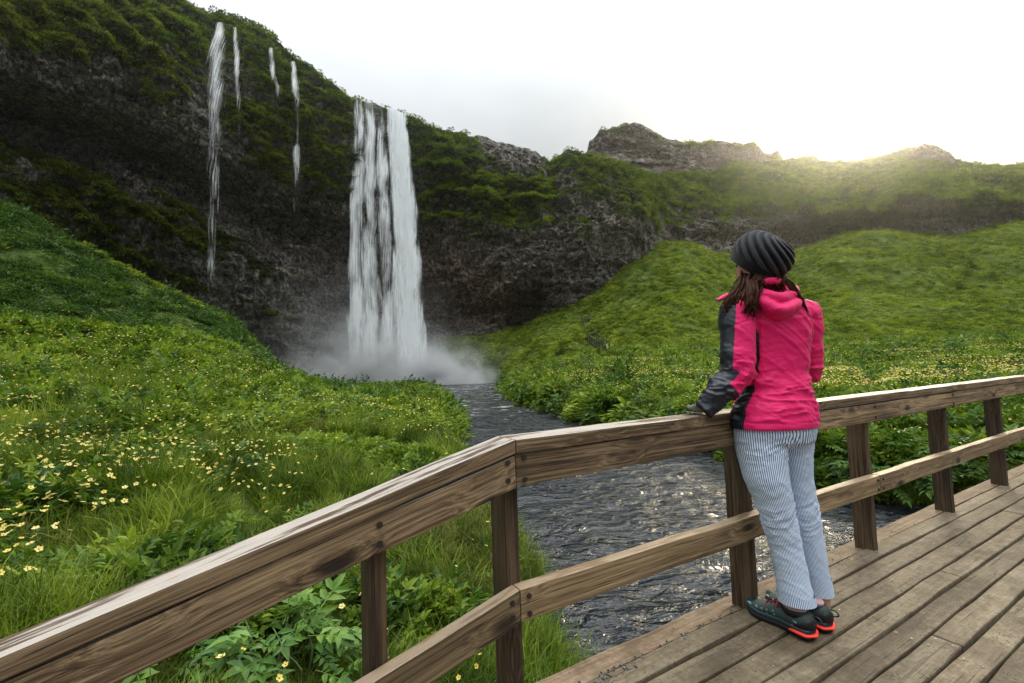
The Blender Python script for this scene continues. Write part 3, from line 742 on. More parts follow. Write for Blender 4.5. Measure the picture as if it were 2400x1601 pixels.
# the ridge behind it, with the sun on its saddle
RG = [
    (1240, [(470, 150, .8), (440, 160, .8), (415, 175, .6), (392, 190, .6)]),
    (1300, [(460, 150, .8), (430, 165, .7), (410, 180, .4), (385, 192, .5)]),
    (1374, [(450, 150, .8), (415, 170, .3), (390, 184, -.1), (364, 192, .2)]),
    (1380, [(450, 150, .8), (415, 172, .2), (375, 184, -.2), (330, 192, .2)]),
    (1402, [(450, 150, .8), (415, 172, .2), (365, 184, -.2), (308, 192, .3)]),
    (1450, [(450, 150, .8), (415, 172, .2), (365, 184, -.2), (298, 192, .3)]),
    (1488, [(450, 150, .8), (415, 172, .2), (365, 184, -.2), (290, 193, .0)]),
    (1520, [(450, 150, .8), (415, 172, .2), (365, 184, -.2), (304, 193, .0)]),
    (1572, [(450, 150, .9), (415, 172, .2), (372, 184, -.2), (330, 193, .2)]),
    (1604, [(450, 150, .9), (412, 172, .2), (375, 184, -.2), (338, 194, .3)]),
    (1655, [(450, 150, .9), (412, 172, .2), (375, 184, -.2), (334, 194, .4)]),
    (1735, [(450, 150, .9), (408, 172, .3), (375, 184, -.1), (337, 196, .3)]),
    (1771, [(450, 150, .9), (405, 172, .4), (375, 186, .0), (333, 198, .2)]),
    (1790, [(450, 150, .9), (408, 172, .6), (385, 188, .3), (352, 200, .2)]),
    (1806, [(450, 150, .9), (408, 172, .7), (385, 190, .4), (356, 202, .1)]),
    (1822, [(450, 150, .9), (408, 172, .7), (385, 190, .5), (349, 202, .1)]),
    (1838, [(450, 150, .9), (410, 174, .8), (392, 194, .7), (374, 206, .5)]),
    (1890, [(452, 150, 1), (414, 176, 1), (392, 198, 1), (368, 214, 1)]),
    (1940, [(455, 150, 1), (420, 176, 1), (400, 200, 1), (381, 220, 1)]),
    (1985, [(455, 150, 1), (422, 176, 1), (400, 200, 1), (382, 222, 1)]),
    (2030, [(452, 150, 1), (418, 176, 1), (394, 200, 1), (369, 220, 1)]),
    (2090, [(450, 150, 1), (412, 174, 1), (388, 196, 1), (359, 214, .9)]),
    (2130, [(450, 150, 1), (410, 172, 1), (380, 192, .7), (346, 208, .5)]),
    (2164, [(450, 150, 1), (408, 172, .9), (376, 190, .3), (335, 204, .1)]),
    (2200, [(448, 150, 1), (408, 172, .9), (376, 190, .2), (342, 202, .0)]),
    (2225, [(446, 150, 1), (406, 172, .9), (378, 188, .4), (352, 200, .1)]),
    (2240, [(446, 150, 1), (406, 172, .9), (388, 186, .6), (370, 198, .5)]),
    (2290, [(444, 148, 1), (408, 168, .8), (392, 182, .6), (380, 194, .5)]),
    (2340, [(440, 148, 1), (408, 166, .8), (396, 180, .7), (389, 192, .8)]),
    (2420, [(436, 148, 1), (405, 164, .9), (394, 178, .8), (388, 190, .9)]),
    (3100, [(330, 140, 1), (300, 156, .9), (285, 170, .8), (275, 185, .9)]),
]


def paint_ridge(PX, PY, moss):
    z = np.zeros_like(PX)
    rock = sst(PX, 1340, 1390) * (1 - sst(PX, 1800, 1860))
    moss = moss - .30 * sst(PX, 1800, 1900) - .1
    return dict(moss=moss, red=np.clip(.55 * rock, 0, 1), pale=np.clip(.35 * rock + .25 * blob(PX, PY, 2190, 360, 50, 30), 0, 1), olive=z + .15)


rpx = np.concatenate([np.arange(1240, 2430, 3.2), np.arange(2430, 3100, 18.0)])
ridge, RV, RN, RA, RPX, RPY = build_rock('ridge', RG, rpx, [40, 44, 56], 1.25, 2.4, [(12, .5), (60, -20)], .5, .75, 31.0, paint_ridge)

# ------------------------------------------------------------------ footbridge
def board_mesh(name, L, H, T, mat, bev=.004, nseg=None, wob=.0015, seed=0, taper=None):
    """a sawn board: length along local x, width along y, height along z, origin at its middle"""
    bm = bmesh.new()
    nseg = nseg or max(2, int(L / .25))
    bmesh.ops.create_cube(bm, size=1)
    bmesh.ops.scale(bm, vec=(L, T, H), verts=bm.verts)
    ed = [e for e in bm.edges if abs(e.verts[0].co.x - e.verts[1].co.x) > L * .5]
    bmesh.ops.subdivide_edges(bm, edges=ed, cuts=nseg, use_grid_fill=True)
    rs = np.random.default_rng(seed)
    off = {}
    for v in bm.verts:
        k = round(v.co.x, 4)
        if k not in off: off[k] = rs.normal(0, wob, 2)
        if taper: v.co.x += taper * v.co.z * (1 if v.co.x > L * .49 else (-1 if v.co.x < -L * .49 else 0))
        v.co.y += off[k][0]; v.co.z += off[k][1]
    ed = [e for e in bm.edges if e.calc_face_angle(0) > .5]
    bmesh.ops.bevel(bm, geom=ed, offset=bev, segments=2, affect='EDGES', profile=.6)
    me = bpy.data.meshes.new(name); bm.to_mesh(me); bm.free()
    for pl in me.polygons: pl.use_smooth = False
    me.materials.append(mat)
    return me


MATS = {}


def place(o, origin, xdir, zdir=(0, 0, 1)):
    x = Vector(xdir).normalized(); z = Vector(zdir); y = z.cross(x).normalized(); z = x.cross(y)
    m = Matrix((x, y, z)).transposed().to_4x4(); m.translation = Vector(origin)
    o.matrix_local = m; MATS[o.name] = m
    return o


bridge = tag(empty('wooden_footbridge', tuple(sq(2, -.9, 0))), 'weathered brown wooden footbridge with plank deck and railing over the river', 'footbridge')
BO = Vector(sq(2, -.9, 0))


def bpart(name, me, centre, xdir, zdir=(0, 0, 1), label=None, parent=None):
    o = ob(name, me, bridge)
    place(o, Vector(centre) - BO, xdir, zdir)
    if label: o['label'] = label
    return o


bm = bmesh.new(); bmesh.ops.create_cone(bm, segments=10, radius1=.0085, radius2=.007, depth=.006, cap_ends=True)
ME_NAIL = bpy.data.meshes.new('nail'); bm.to_mesh(ME_NAIL); bm.free(); ME_NAIL.materials.append(M_NAIL)
ME_SCREW = ME_NAIL.copy(); ME_SCREW.materials.clear(); ME_SCREW.materials.append(M_SCREW); ME_SCREW.transform(Matrix.Scale(.45, 4))
SK = .72           # where the level bridge meets the ramp
SLOPE = -.2515     # ramp falls this much per metre towards the left bank
RX = Vector(SD); RMX = Vector(SD) * 1.0 + Vector((0, 0, -SLOPE)); RMX.normalize()
ZT = .891          # handrail top


def rail(name, s0, s1, q0, q1, z0, z1, mat, seed, label=None, ramp=False):
    """board between s0..s1 along the railing, q0..q1 across, z0..z1 high (heights at the kink for the ramp)"""
    if not ramp:
        me = board_mesh(name, (s1 - s0) - .003, z1 - z0, q1 - q0, mat, seed=seed)
        return bpart(name, me, sq((s0 + s1) / 2, (q0 + q1) / 2, (z0 + z1) / 2), SD, label=label)
    c = (s0 + s1) / 2; dz = -SLOPE * (c - SK)
    L = (s1 - s0) * math.hypot(1, SLOPE)
    me = board_mesh(name, L - .003, (z1 - z0) * math.cos(math.atan(SLOPE)), q1 - q0, mat, seed=seed, taper=-SLOPE)
    return bpart(name, me, sq(c, (q0 + q1) / 2, (z0 + z1) / 2 + dz), RMX, label=label)


def nails(o, spots, me=None):
    for s, q, z in spots:
        n = ob('nail' if me is None else 'screw', me or ME_NAIL, o)
        w = Vector(sq(s, q, z)) - BO
        n.matrix_local = MATS[o.name].inverted() @ Matrix.Translation(w) @ (Vector(QD).to_track_quat('Z', 'Y').to_matrix().to_4x4() if me is None else Matrix.Identity(4))


ZB = ZT - .0465; ZF = ZT - .147            # handrail underside, fascia bottom
ZL1, ZL0 = .437, .340                      # lower rail
# handrail, fascia and lower rail of the level part
ho = []
for i, (a_, b_) in enumerate([(SK, 2.3), (2.3, 4.32), (4.32, 7.2), (7.2, 10.5), (10.5, 14)]):
    rail('handrail', a_, b_, -.004, .108, ZB + .0025, ZT, M_RAIL, 10 + i)
for i, (a_, b_) in enumerate([(SK, 2.0), (2.0, 5.75), (5.75, 9.6), (9.6, 14)]):
    o = rail('rail_board', a_, b_, 0, .047, ZF, ZB - .0025, M_RAIL, 30 + i)
    if i == 0: nails(o, [(SK + .03, -.0015, ZB - .012), (SK + .03, -.0015, ZF + .02)])
    if i == 1: nails(o, [(3.12, -.0015, ZB - .02), (3.12, -.0015, ZF + .02), (4.31, -.0015, ZB - .02), (4.31, -.0015, ZF + .02)])
for i, (a_, b_) in enumerate([(SK, 3.115), (3.115, 6.7), (6.7, 10.3), (10.3, 14)]):
    o = rail('lower_rail', a_, b_, 0, .047, ZL0, ZL1, M_LOW, 50 + i)
    if i < 2: nails(o, [(a_ + .03, -.0015, ZL1 - .025), (a_ + .03, -.0015, ZL0 + .02), (b_ - .03, -.0015, ZL1 - .025), (b_ - .03, -.0015, ZL0 + .02)])
# the ramp's sloping boards
o = rail('handrail', -3.2, SK, -.004, .108, ZB + .0025, ZT, M_RAIL, 71, 'sloping handrail with bleached flaking top', True)
o = rail('rail_board', -3.2, SK, 0, .047, ZF, ZB - .0025, M_RAIL, 72, None, True)
nails(o, [(SK - .03, -.0015, ZB - .022), (SK - .03, -.0015, ZF + .025), (.30, -.0015, ZB - .13), (.30, -.0015, ZF - .078)])
o = rail('lower_rail', -3.2, SK, 0, .047, ZL0, ZL1, M_LOW, 73, None, True)
nails(o, [(SK - .03, -.0015, ZL1 - .03), (SK - .03, -.0015, ZL0 + .025)])
# posts
for i, (s_, zb) in enumerate([(.752, -1.5), (1.985, -.3), (3.149, -.3), (4.334, -.3), (5.537, -.3), (6.735, -.3), (7.93, -.3), (9.13, -.3), (10.33, -.3), (11.5, -.3), (12.7, -.3), (.33, -1.1), (-.86, -.95), (-2.05, -1.0)]):
    zt = ZB if s_ > SK else ZB - SLOPE * (s_ - .05 - SK)
    wd = .049 if i != 1 else .052
    me = board_mesh('post', zt - zb, .098, wd, M_POST, seed=90 + i, nseg=5)
    o = bpart('post', me, sq(s_ - wd / 2, .0495 + .049, (zt + zb) / 2), (0, 0, 1), tuple(QD))
# deck planks, laid along the bridge
q = .206; i = 0
widths = [.107, .104, .112, .116, .094, .098, .103, .101] + [.104] * 12
plank_q = []
for i, wq in enumerate(widths):
    q1 = q; q0 = q - wq; q = q0
    plank_q.append((q0, q1))
    cuts = [SK] + sorted({0: [4.6, 8.5], 1: [4.05, 8.2], 2: [5.9, 9.0], 3: [4.6, 8.0], 6: [2.355, 6.2], 7: [5.1, 9.2]}.get(i, [R2.uniform(1.6, 5.5), R2.uniform(6.5, 9.5)])) + [14.0]
    for k in range(len(cuts) - 1):
        a_, b_ = cuts[k], cuts[k + 1]
        gap = .013 if i else .003
        me = board_mesh('deck_plank', b_ - a_ - .004, .045, wq - gap, M_EDGE if i == 0 else M_DECK, bev=.006, seed=200 + i * 7 + k, wob=.0018)
        o = bpart('edge_plank' if i == 0 else 'deck_plank', me, sq((a_ + b_) / 2, (q0 + q1) / 2, -.0225 - (.002 if i == 0 else 0) + R2.normal(0, .0012)), SD)
        if k == 0 and 0 < i < 9:
            sp = []
            for s_ in np.arange(1.02, min(b_, 5.2), .62):
                sp += [(s_ + R2.normal(0, .01), q0 + wq * .25, .001), (s_ + R2.normal(0, .01), q0 + wq * .75, .001)]
            if i == 6: sp += [(b_ - .03, q0 + wq * .25, .001), (b_ - .03, q0 + wq * .75, .001)]
            nails(o, sp, ME_SCREW)
# ramp planks
q = .206
for i, wq in enumerate(widths):
    q1 = q; q0 = q - wq; q = q0
    L = 4.2 * math.hypot(1, SLOPE)
    me = board_mesh('ramp_plank', L, .045, wq - .007, M_EDGE if i == 0 else M_DECK, bev=.006, seed=400 + i)
    bpart('ramp_plank', me, sq(SK - 2.1 - .012, (q0 + q1) / 2, -.024 + SLOPE * 2.1), RMX)
# bearers under the deck
for i, qq in enumerate((.13, -.85, -1.75)):
    me = board_mesh('bearer', 13.2, .20, .10, M_POST, seed=500 + i)
    bpart('bearer', me, sq(SK + 6.65, qq, -.15), SD)

# loose gravel on the deck
M_PEB, g = material('basalt_pebble')
oi = g.n('ShaderNodeObjectInfo')
finish(g, principled(g, g.ramp(oi.outputs['Random'], [(0, (.012, .012, .014)), (.8, (.04, .043, .05)), (1, (.12, .125, .13))]), .55))
PEB = []
for k in range(5):
    bm = bmesh.new(); bmesh.ops.create_icosphere(bm, subdivisions=1, radius=1)
    rs = np.random.default_rng(k)
    for v in bm.verts: v.co = Vector(v.co) * rs.uniform(.78, 1.15)
    for v in bm.verts: v.co.z *= .62
    me = bpy.data.meshes.new('pebble'); bm.to_mesh(me); bm.free(); me.materials.append(M_PEB); PEB.append(me)
spots = []
seam = plank_q[0][0]
for _ in range(95):                       # along the first seam
    s_ = R2.uniform(.95, 2.05) if R2.random() < .8 else R2.uniform(2.1, 4.6)
    spots.append((s_, seam + R2.normal(0, .007), R2.uniform(.0025, .0062)))
for cx, n in ((1.08, 26), (1.2, 10), (1.5, 12), (1.62, 12)):
    for _ in range(n): spots.append((cx + R2.normal(0, .035), seam - .018 + R2.normal(0, .014), R2.uniform(.003, .0075)))
for _ in range(60): spots.append((R2.uniform(.95, 3.8), seam - abs(R2.normal(0, .05)), R2.uniform(.002, .0052)))
for _ in range(38): spots.append((R2.uniform(1.4, 4.6), R2.uniform(-.55, .16), R2.uniform(.002, .0045)))
for s_, q_, r_ in spots:
    o = ob('pebble', PEB[R2.integers(5)]); o.location = tuple(sq(s_, q_, r_ * .45 - (.003 if abs(q_ - seam) < .004 else 0)))
    o.scale = (r_ * R2.uniform(.8, 1.3), r_, r_); o.rotation_euler = (0, 0, R2.uniform(0, 6.3))
    tag(o, 'small dark basalt pebble lying loose on the deck planks', 'pebble', 'gravel scattered on the bridge deck')

# ------------------------------------------------------------------ vegetation
def scatter(name, pts, rot, scl, idx, variants, label, cat):
    """uncountable plants: points that carry a turn, a size and a choice of plant"""
    me = bpy.data.meshes.new(name)
    me.vertices.add(len(pts)); me.vertices.foreach_set('co', np.asarray(pts, np.float32).ravel())
    attr(me, 'rot', rot, 'FLOAT_VECTOR'); attr(me, 'scl', scl, 'FLOAT_VECTOR'); attr(me, 'idx', idx, 'INT')
    o = tag(ob(name, me), label, cat, None, 'stuff')
    ng = bpy.data.node_groups.new(name, 'GeometryNodeTree')
    ng.interface.new_socket('Geometry', in_out='INPUT', socket_type='NodeSocketGeometry')
    ng.interface.new_socket('Geometry', in_out='OUTPUT', socket_type='NodeSocketGeometry')
    N = ng.nodes; L = ng.links
    gi = N.new('NodeGroupInput'); go = N.new('NodeGroupOutput')
    iop = N.new('GeometryNodeInstanceOnPoints'); iop.inputs['Pick Instance'].default_value = True
    g2i = N.new('GeometryNodeGeometryToInstance')
    for v in reversed(variants):
        oi = N.new('GeometryNodeObjectInfo'); oi.inputs['Object'].default_value = v
        L.new(oi.outputs['Geometry'], g2i.inputs[0])
    def na(n, t):
        a = N.new('GeometryNodeInputNamedAttribute'); a.data_type = t; a.inputs[0].default_value = n
        return a.outputs[0]
    m2p = N.new('GeometryNodeMeshToPoints'); L.new(gi.outputs[0], m2p.inputs[0])
    L.new(m2p.outputs[0], iop.inputs['Points']); L.new(g2i.outputs[0], iop.inputs['Instance'])
    L.new(na('idx', 'INT'), iop.inputs['Instance Index'])
    e2r = N.new('FunctionNodeEulerToRotation'); L.new(na('rot', 'FLOAT_VECTOR'), e2r.inputs[0])
    L.new(e2r.outputs[0], iop.inputs['Rotation']); L.new(na('scl', 'FLOAT_VECTOR'), iop.inputs['Scale'])
    L.new(iop.outputs[0], go.inputs[0])
    md = o.modifiers.new('plants', 'NODES'); md.node_group = ng
    return o


def proto(name, me):           # plants that are only repeated, never shown by themselves
    return bpy.data.objects.new(name, me)


class MB:
    """collects small faces into one mesh"""
    def __init__(s): s.v = []; s.q = []; s.t = []; s.n = 0; s.qm = []; s.tm = []
    def add(s, v, q=(), t=(), m=0):
        v = np.asarray(v, float); s.v.append(v)
        for f in q: s.q.append([i + s.n for i in f]); s.qm.append(m)
        for f in t: s.t.append([i + s.n for i in f]); s.tm.append(m)
        s.n += len(v)
    def mesh(s, name, mats, smooth=False):
        return mesh_np(name, np.concatenate(s.v), [np.array(s.q, int).reshape(-1, 4), np.array(s.t, int).reshape(-1, 3)], smooth, mats, np.array(s.qm + s.tm))


def blade(mb, base, h, w, lean, az, m=0, curl=1.0):
    d = np.array([math.cos(az), math.sin(az), 0]); sd = np.array([-math.sin(az), math.cos(az), 0])
    v = []
    for t in (0, .45, .8):
        c = base + d * lean * h * t ** (1.6 + curl) + np.array([0, 0, h * t * (1 - .25 * lean * t)])
        ww = w * (1 - t * .55)
        v += [c - sd * ww / 2, c + sd * ww / 2]
    v.append(base + d * lean * h + np.array([0, 0, h * (1 - .3 * lean)]))
    mb.add(v, [(0, 1, 3, 2), (2, 3, 5, 4)], [(4, 5, 6)], m)


def leaflet(mb, base, d, up, L, w, m=0, fold=.25, droop=.25):
    """pointed leaf with a folded midrib"""
    d = d / np.linalg.norm(d); sd = np.cross(d, up); sd /= max(np.linalg.norm(sd), 1e-6); n = np.cross(sd, d)
    p = lambda t, x, z: base + d * L * t + sd * w * x + n * (z * w - droop * L * t * t)
    v = [p(0, 0, 0), p(.38, .5, fold), p(.36, 0, 0), p(.38, -.5, fold), p(.72, .34, fold * .8), p(.7, 0, 0), p(.72, -.34, fold * .8), p(1, 0, 0)]
    mb.add(v, [(2, 1, 4, 5), (3, 2, 5, 6)], [(0, 1, 2), (0, 2, 3), (5, 4, 7), (6, 5, 7)], m)


def grass_tuft(seed, n, h, spread, w, m=0):
    rs = np.random.default_rng(seed); mb = MB()
    for _ in range(n):
        r = spread * math.sqrt(rs.random()); a = rs.uniform(0, 6.283)
        blade(mb, np.array([r * math.cos(a), r * math.sin(a), 0]), h * rs.uniform(.55, 1.15), w * rs.uniform(.7, 1.3), rs.uniform(.15, .95), rs.uniform(0, 6.283), m)
    return mb


def compound(mb, rs, base, az, L, elev, m=0, pairs=3, lf=.30):
    """one pinnate leaf of an angelica: stalk, pairs of leaflets and an end leaflet"""
    d = np.array([math.cos(az) * math.cos(elev), math.sin(az) * math.cos(elev), math.sin(elev)])
    up = np.array([0, 0, 1.0]); sd = np.cross(d, up); sd /= np.linalg.norm(sd)
    if getattr(mb, 'join', False):      # one stalk that every leaflet grows from
        ks = [base + d * L * t - np.array([0, 0, .18 * L * t * t]) for t in (0, .35, .6, .92)]
        w_s = sd * .004
        mb.add([k + e for k in ks for e in (-w_s, w_s)], [(2 * i, 2 * i + 1, 2 * i + 3, 2 * i + 2) for i in range(3)], [], m)
    blade(mb, base, 1e-4 + d[2] * L * .8 if d[2] > .1 else .02, .006, 0.2, az, m)
    for k in range(pairs):
        t = .35 + .55 * k / max(pairs - 1, 1)
        c = base + d * L * t - np.array([0, 0, .18 * L * t * t])
        for sg in (-1, 1):
            dd = d * .55 + sd * sg * .9 + np.array([0, 0, rs.uniform(-.1, .25)])
            leaflet(mb, c, dd, up + rs.normal(0, .25, 3), L * lf * (1.15 - .3 * t) * rs.uniform(.85, 1.2), L * lf * .42, m)
    leaflet(mb, base + d * L * .92 - np.array([0, 0, .16 * L]), d + np.array([0, 0, -.1]), up, L * lf * 1.2, L * lf * .5, m)


def herb(seed, nl, L, m=0, pairs=3):
    rs = np.random.default_rng(seed); mb = MB()
    for k in range(nl):
        az = rs.uniform(0, 6.283); el = rs.uniform(.15, 1.15)
        z = rs.uniform(0, .35) * L
        compound(mb, rs, np.array([rs.normal(0, .12) * L, rs.normal(0, .12) * L, z]), az, L * rs.uniform(.6, 1.05), el, m, pairs)
    return mb


def cushion(seed, n, r, h, lf, m=0):
    """low mound of small leaves"""
    rs = np.random.default_rng(seed); mb = MB()
    for _ in range(n):
        a = rs.uniform(0, 6.283); rr = r * math.sqrt(rs.random()); z = h * (1 - (rr / r) ** 2) * rs.uniform(.35, 1.1)
        d = np.array([math.cos(a), math.sin(a), rs.uniform(-.2, .9)]) + rs.normal(0, .45, 3)
        leaflet(mb, np.array([rr * math.cos(a), rr * math.sin(a), z]), d, np.array([0, 0, 1.]) + rs.normal(0, .4, 3), lf * rs.uniform(.6, 1.3), lf * .5 * rs.uniform(.7, 1.2), m)
    return mb


M_GRASS = leaf_mat('grass_blade', (.022, .044, .005), (.080, .140, .010), (.26, .33, .04), .5, .4, .15)
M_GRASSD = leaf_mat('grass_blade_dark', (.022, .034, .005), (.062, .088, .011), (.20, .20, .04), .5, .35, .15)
M_HERB = leaf_mat('herb_leaf', (.022, .052, .007), (.090, .165, .014), (.27, .36, .045), .45, .4, .2)
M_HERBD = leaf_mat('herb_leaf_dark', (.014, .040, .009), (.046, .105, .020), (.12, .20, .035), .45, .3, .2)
M_SLOPE = leaf_mat('slope_leaf', (.034, .062, .007), (.145, .215, .022), (.36, .42, .065), .6, .4, .1, .06)
M_MOSS = leaf_mat('moss_leaf', (.028, .048, .006), (.095, .150, .013), (.25, .32, .035), .7, .35, .1, .05)
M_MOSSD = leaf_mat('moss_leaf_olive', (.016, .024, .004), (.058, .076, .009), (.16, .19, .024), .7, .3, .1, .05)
m, g = material('buttercup_petal')
yel = g.mix(g.n('ShaderNodeObjectInfo').outputs['Random'], (.84, .64, .12), (.90, .78, .30))
pd = principled(g, yel, .45, spec=.3); tr = g.n('ShaderNodeBsdfTranslucent'); g.set(tr.inputs[0], yel)
mx = g.n('ShaderNodeMixShader'); mx.inputs[0].default_value = .35; g.t.links.new(pd, mx.inputs[1]); g.t.links.new(tr.outputs[0], mx.inputs[2])
finish(g, mx.outputs[0]); M_PETAL = m
m, g = material('buttercup_heart'); finish(g, principled(g, (.22, .09, .012), .7)); M_HEART = m

T_GRASS = [proto('grass_tuft', grass_tuft(k, 34, .34, .13, .007).mesh('grass_tuft', [M_GRASS])) for k in range(4)]
T_GRASSB = [proto('grass_tuft', grass_tuft(20 + k, 30, .30, .15, .010).mesh('grass_tuft', [M_GRASSD])) for k in range(3)]
T_HERB = [proto('herb', herb(40 + k, 9, .42, 0, 3).mesh('herb', [M_HERB])) for k in range(4)]
T_HERBD = [proto('herb', herb(60 + k, 10, .42, 0, 3).mesh('herb', [M_HERBD])) for k in range(3)]
T_SLOPE = [proto('slope_herb', cushion(80 + k, 46, .62, .34, .30).mesh('slope_herb', [M_SLOPE])) for k in range(4)]
T_MEAD = [proto('meadow_herb', cushion(90 + k, 60, .50, .26, .17).mesh('meadow_herb', [M_HERB])) for k in range(4)]
T_MOSS = [proto('moss_clump', cushion(100 + k, 44, .75, .45, .34).mesh('moss_clump', [M_MOSS])) for k in range(3)]
T_MOSSD = [proto('moss_clump', cushion(110 + k, 44, .75, .45, .34).mesh('moss_clump', [M_MOSSD])) for k in range(3)]


def flower_mesh(seed, stem, r, tilt, parts=False):
    rs = np.random.default_rng(seed)
    az = rs.uniform(0, 6.283)
    n = np.array([math.cos(az) * tilt, math.sin(az) * tilt, 1.0]); n /= np.linalg.norm(n)
    u = np.cross(n, [0, 1, 0.1]); u /= np.linalg.norm(u); v = np.cross(n, u)
    top = np.array([math.cos(az) * .1 * stem, math.sin(az) * .1 * stem, stem])
    st = MB(); blade(st, np.zeros(3), stem * .98, .0035, .1, az, 0)
    pet = MB()
    for k in range(5):
        a = k * 1.2566 + rs.normal(0, .08)
        d = u * math.cos(a) + v * math.sin(a); sd = np.cross(n, d)
        cup = .28
        pet.add([top, top + d * r * .55 + sd * r * .42 + n * r * cup * .5, top + d * r + sd * r * .25 + n * r * cup, top + d * r - sd * r * .25 + n * r * cup, top + d * r * .55 - sd * r * .42 + n * r * cup * .5],
                [], [(0, 1, 2), (0, 2, 3), (0, 3, 4)], 0)
    he = MB(); ring = [top + (u * math.cos(a) + v * math.sin(a)) * r * .24 + n * r * .1 for a in np.linspace(0, 6.283, 7)[:-1]]
    he.add(ring + [top + n * r * .28], [], [(i, (i + 1) % 6, 6) for i in range(6)], 0)
    if parts: return st.mesh('stem', [M_GRASS]), pet.mesh('petals', [M_PETAL]), he.mesh('heart', [M_HEART])
    mb = MB()
    for src, mi in ((st, 0), (pet, 1), (he, 2)):
        mb.add(np.concatenate(src.v), src.q, src.t, mi)
    return mb.mesh('flower', [M_GRASS, M_PETAL, M_HEART])


T_FLOW = [proto('flower', flower_mesh(k, .75, .030, [.2, .5, .8, 1.1][k % 4])) for k in range(6)]


def polar(n, a0, a1, y0, y1, pw=1.0):
    a = R2.uniform(a0, a1, n); t = R2.random(n)
    if pw == 0: y = y0 * (y1 / y0) ** t
    else: y = (y0 ** (1 - pw) + t * (y1 ** (1 - pw) - y0 ** (1 - pw))) ** (1 / (1 - pw)) if pw != 1 else y0 * (y1 / y0) ** t
    return a * y, y


def on_land(x, y, margin=.1):
    d = river_sd(x, y)
    s_ = x * SD[0] + y * SD[1]; q_ = x * QD[0] + y * QD[1] - PF
    ok = d > margin
    return ok & ~((q_ < .26) & (s_ > -4.5))


def land_pts(x, y, lift=-.02):
    return np.stack([x, y, height(x, y) + lift], -1)


def spin(n, tilt=.15):
    return np.stack([R2.normal(0, tilt, n), R2.normal(0, tilt, n), R2.uniform(0, 6.283, n)], -1)


def patch(x, y, sc, off): return fbm(np.stack([x * sc + off, y * sc, 0 * x], -1), 3)


def do_scatter(name, x, y, size, var, variants, label, cat, tilt=.15, lift=-.02, flat=1.0, clump=0.0):
    if clump:      # hummocky growth: tall clumps with gaps between
        c_ = sst(fbm(np.stack([x * clump, y * clump * .8, 0 * x], -1) + 11, 3, .6), -.28, .32)
        keep = R2.random(len(x)) < (.30 + .70 * c_ if clump > .4 else .6 + .4 * c_)
        x, y, size, c_ = x[keep], y[keep], (np.zeros(len(x)) + size)[keep], c_[keep]
        size = size * (.50 + .95 * c_ if clump > .4 else .72 + .45 * c_)
    P = land_pts(x, y, lift); n = len(x)
    sc = size * R2.uniform(.7, 1.3, n)
    scatter(name, P, spin(n, tilt), np.stack([sc, sc, sc * flat * R2.uniform(.8, 1.25, n)], -1), R2.integers(0, var, n), variants, label, cat)


# tall grass and herbs close to the bridge, on both banks
x, y = polar(30000, -1.42, 1.3, 1.5, 14, 1.0)
pt_ = patch(x, y, .6, 3.0); nearwater = np.exp(-np.clip(river_sd(x, y), 0, 9) / 1.1)
ok = on_land(x, y, .05) & ((pt_ > -.25) | (nearwater > .3) | (y < 5))
x, y = x[ok], y[ok]
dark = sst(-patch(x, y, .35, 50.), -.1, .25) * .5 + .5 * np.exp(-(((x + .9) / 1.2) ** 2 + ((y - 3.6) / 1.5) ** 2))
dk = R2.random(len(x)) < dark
sz = np.interp(y, [1.5, 5, 14], [.62, .95, 1.25])
do_scatter('meadow_grass', x[~dk], y[~dk], sz[~dk], 4, T_GRASS, 'tall bright green grass on both river banks', 'grass', .16, clump=1.6)
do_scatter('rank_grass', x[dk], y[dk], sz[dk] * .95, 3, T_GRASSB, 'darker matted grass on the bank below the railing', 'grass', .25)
# leafy herbs in drifts
x, y = polar(26000, -1.45, 1.35, 2.2, 60, 1.1)
pt_ = patch(x, y, .28, 9.0) + .5 * patch(x, y, 1.1, 2.0)
d_ = river_sd(x, y)
bankside = np.exp(-np.clip(d_, 0, 20) / np.interp(y, [3, 60], [1.0, 4.0]))
ok = on_land(x, y, .12) & (pt_ + bankside * .55 * (y > 7) - .35 * (y < 5) > .0)
x, y = x[ok], y[ok]
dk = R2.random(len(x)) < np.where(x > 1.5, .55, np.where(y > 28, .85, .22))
sz = np.interp(y, [2.2, 6, 15, 30, 60], [.42, .62, .95, 1.35, 1.9])
do_scatter('leafy_herbs', x[~dk], y[~dk], sz[~dk], 4, T_HERB, 'green feathery herbs growing in drifts over the meadow', 'herbs', .25, clump=.9)
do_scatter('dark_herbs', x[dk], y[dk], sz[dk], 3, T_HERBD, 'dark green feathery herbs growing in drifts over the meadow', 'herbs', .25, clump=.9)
# low cover of the middle distance
x, y = polar(75000, -1.5, 1.45, 8, 64, .7)
ok = on_land(x, y, .15)
x, y = x[ok], y[ok]
sz = np.interp(y, [9, 20, 40, 64], [.60, .9, 1.25, 1.6])
up_h = (x < -4) & (y > 28) & (x / y < -.5)
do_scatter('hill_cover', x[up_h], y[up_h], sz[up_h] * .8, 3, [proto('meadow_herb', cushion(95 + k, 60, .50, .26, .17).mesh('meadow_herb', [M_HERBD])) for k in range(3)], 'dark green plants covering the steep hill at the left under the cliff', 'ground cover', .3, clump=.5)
x, y, sz = x[~up_h], y[~up_h], sz[~up_h]
do_scatter('meadow_cover', x, y, sz, 4, T_MEAD, 'low green meadow plants covering the banks and the near hillside', 'ground cover', .3, clump=.75)
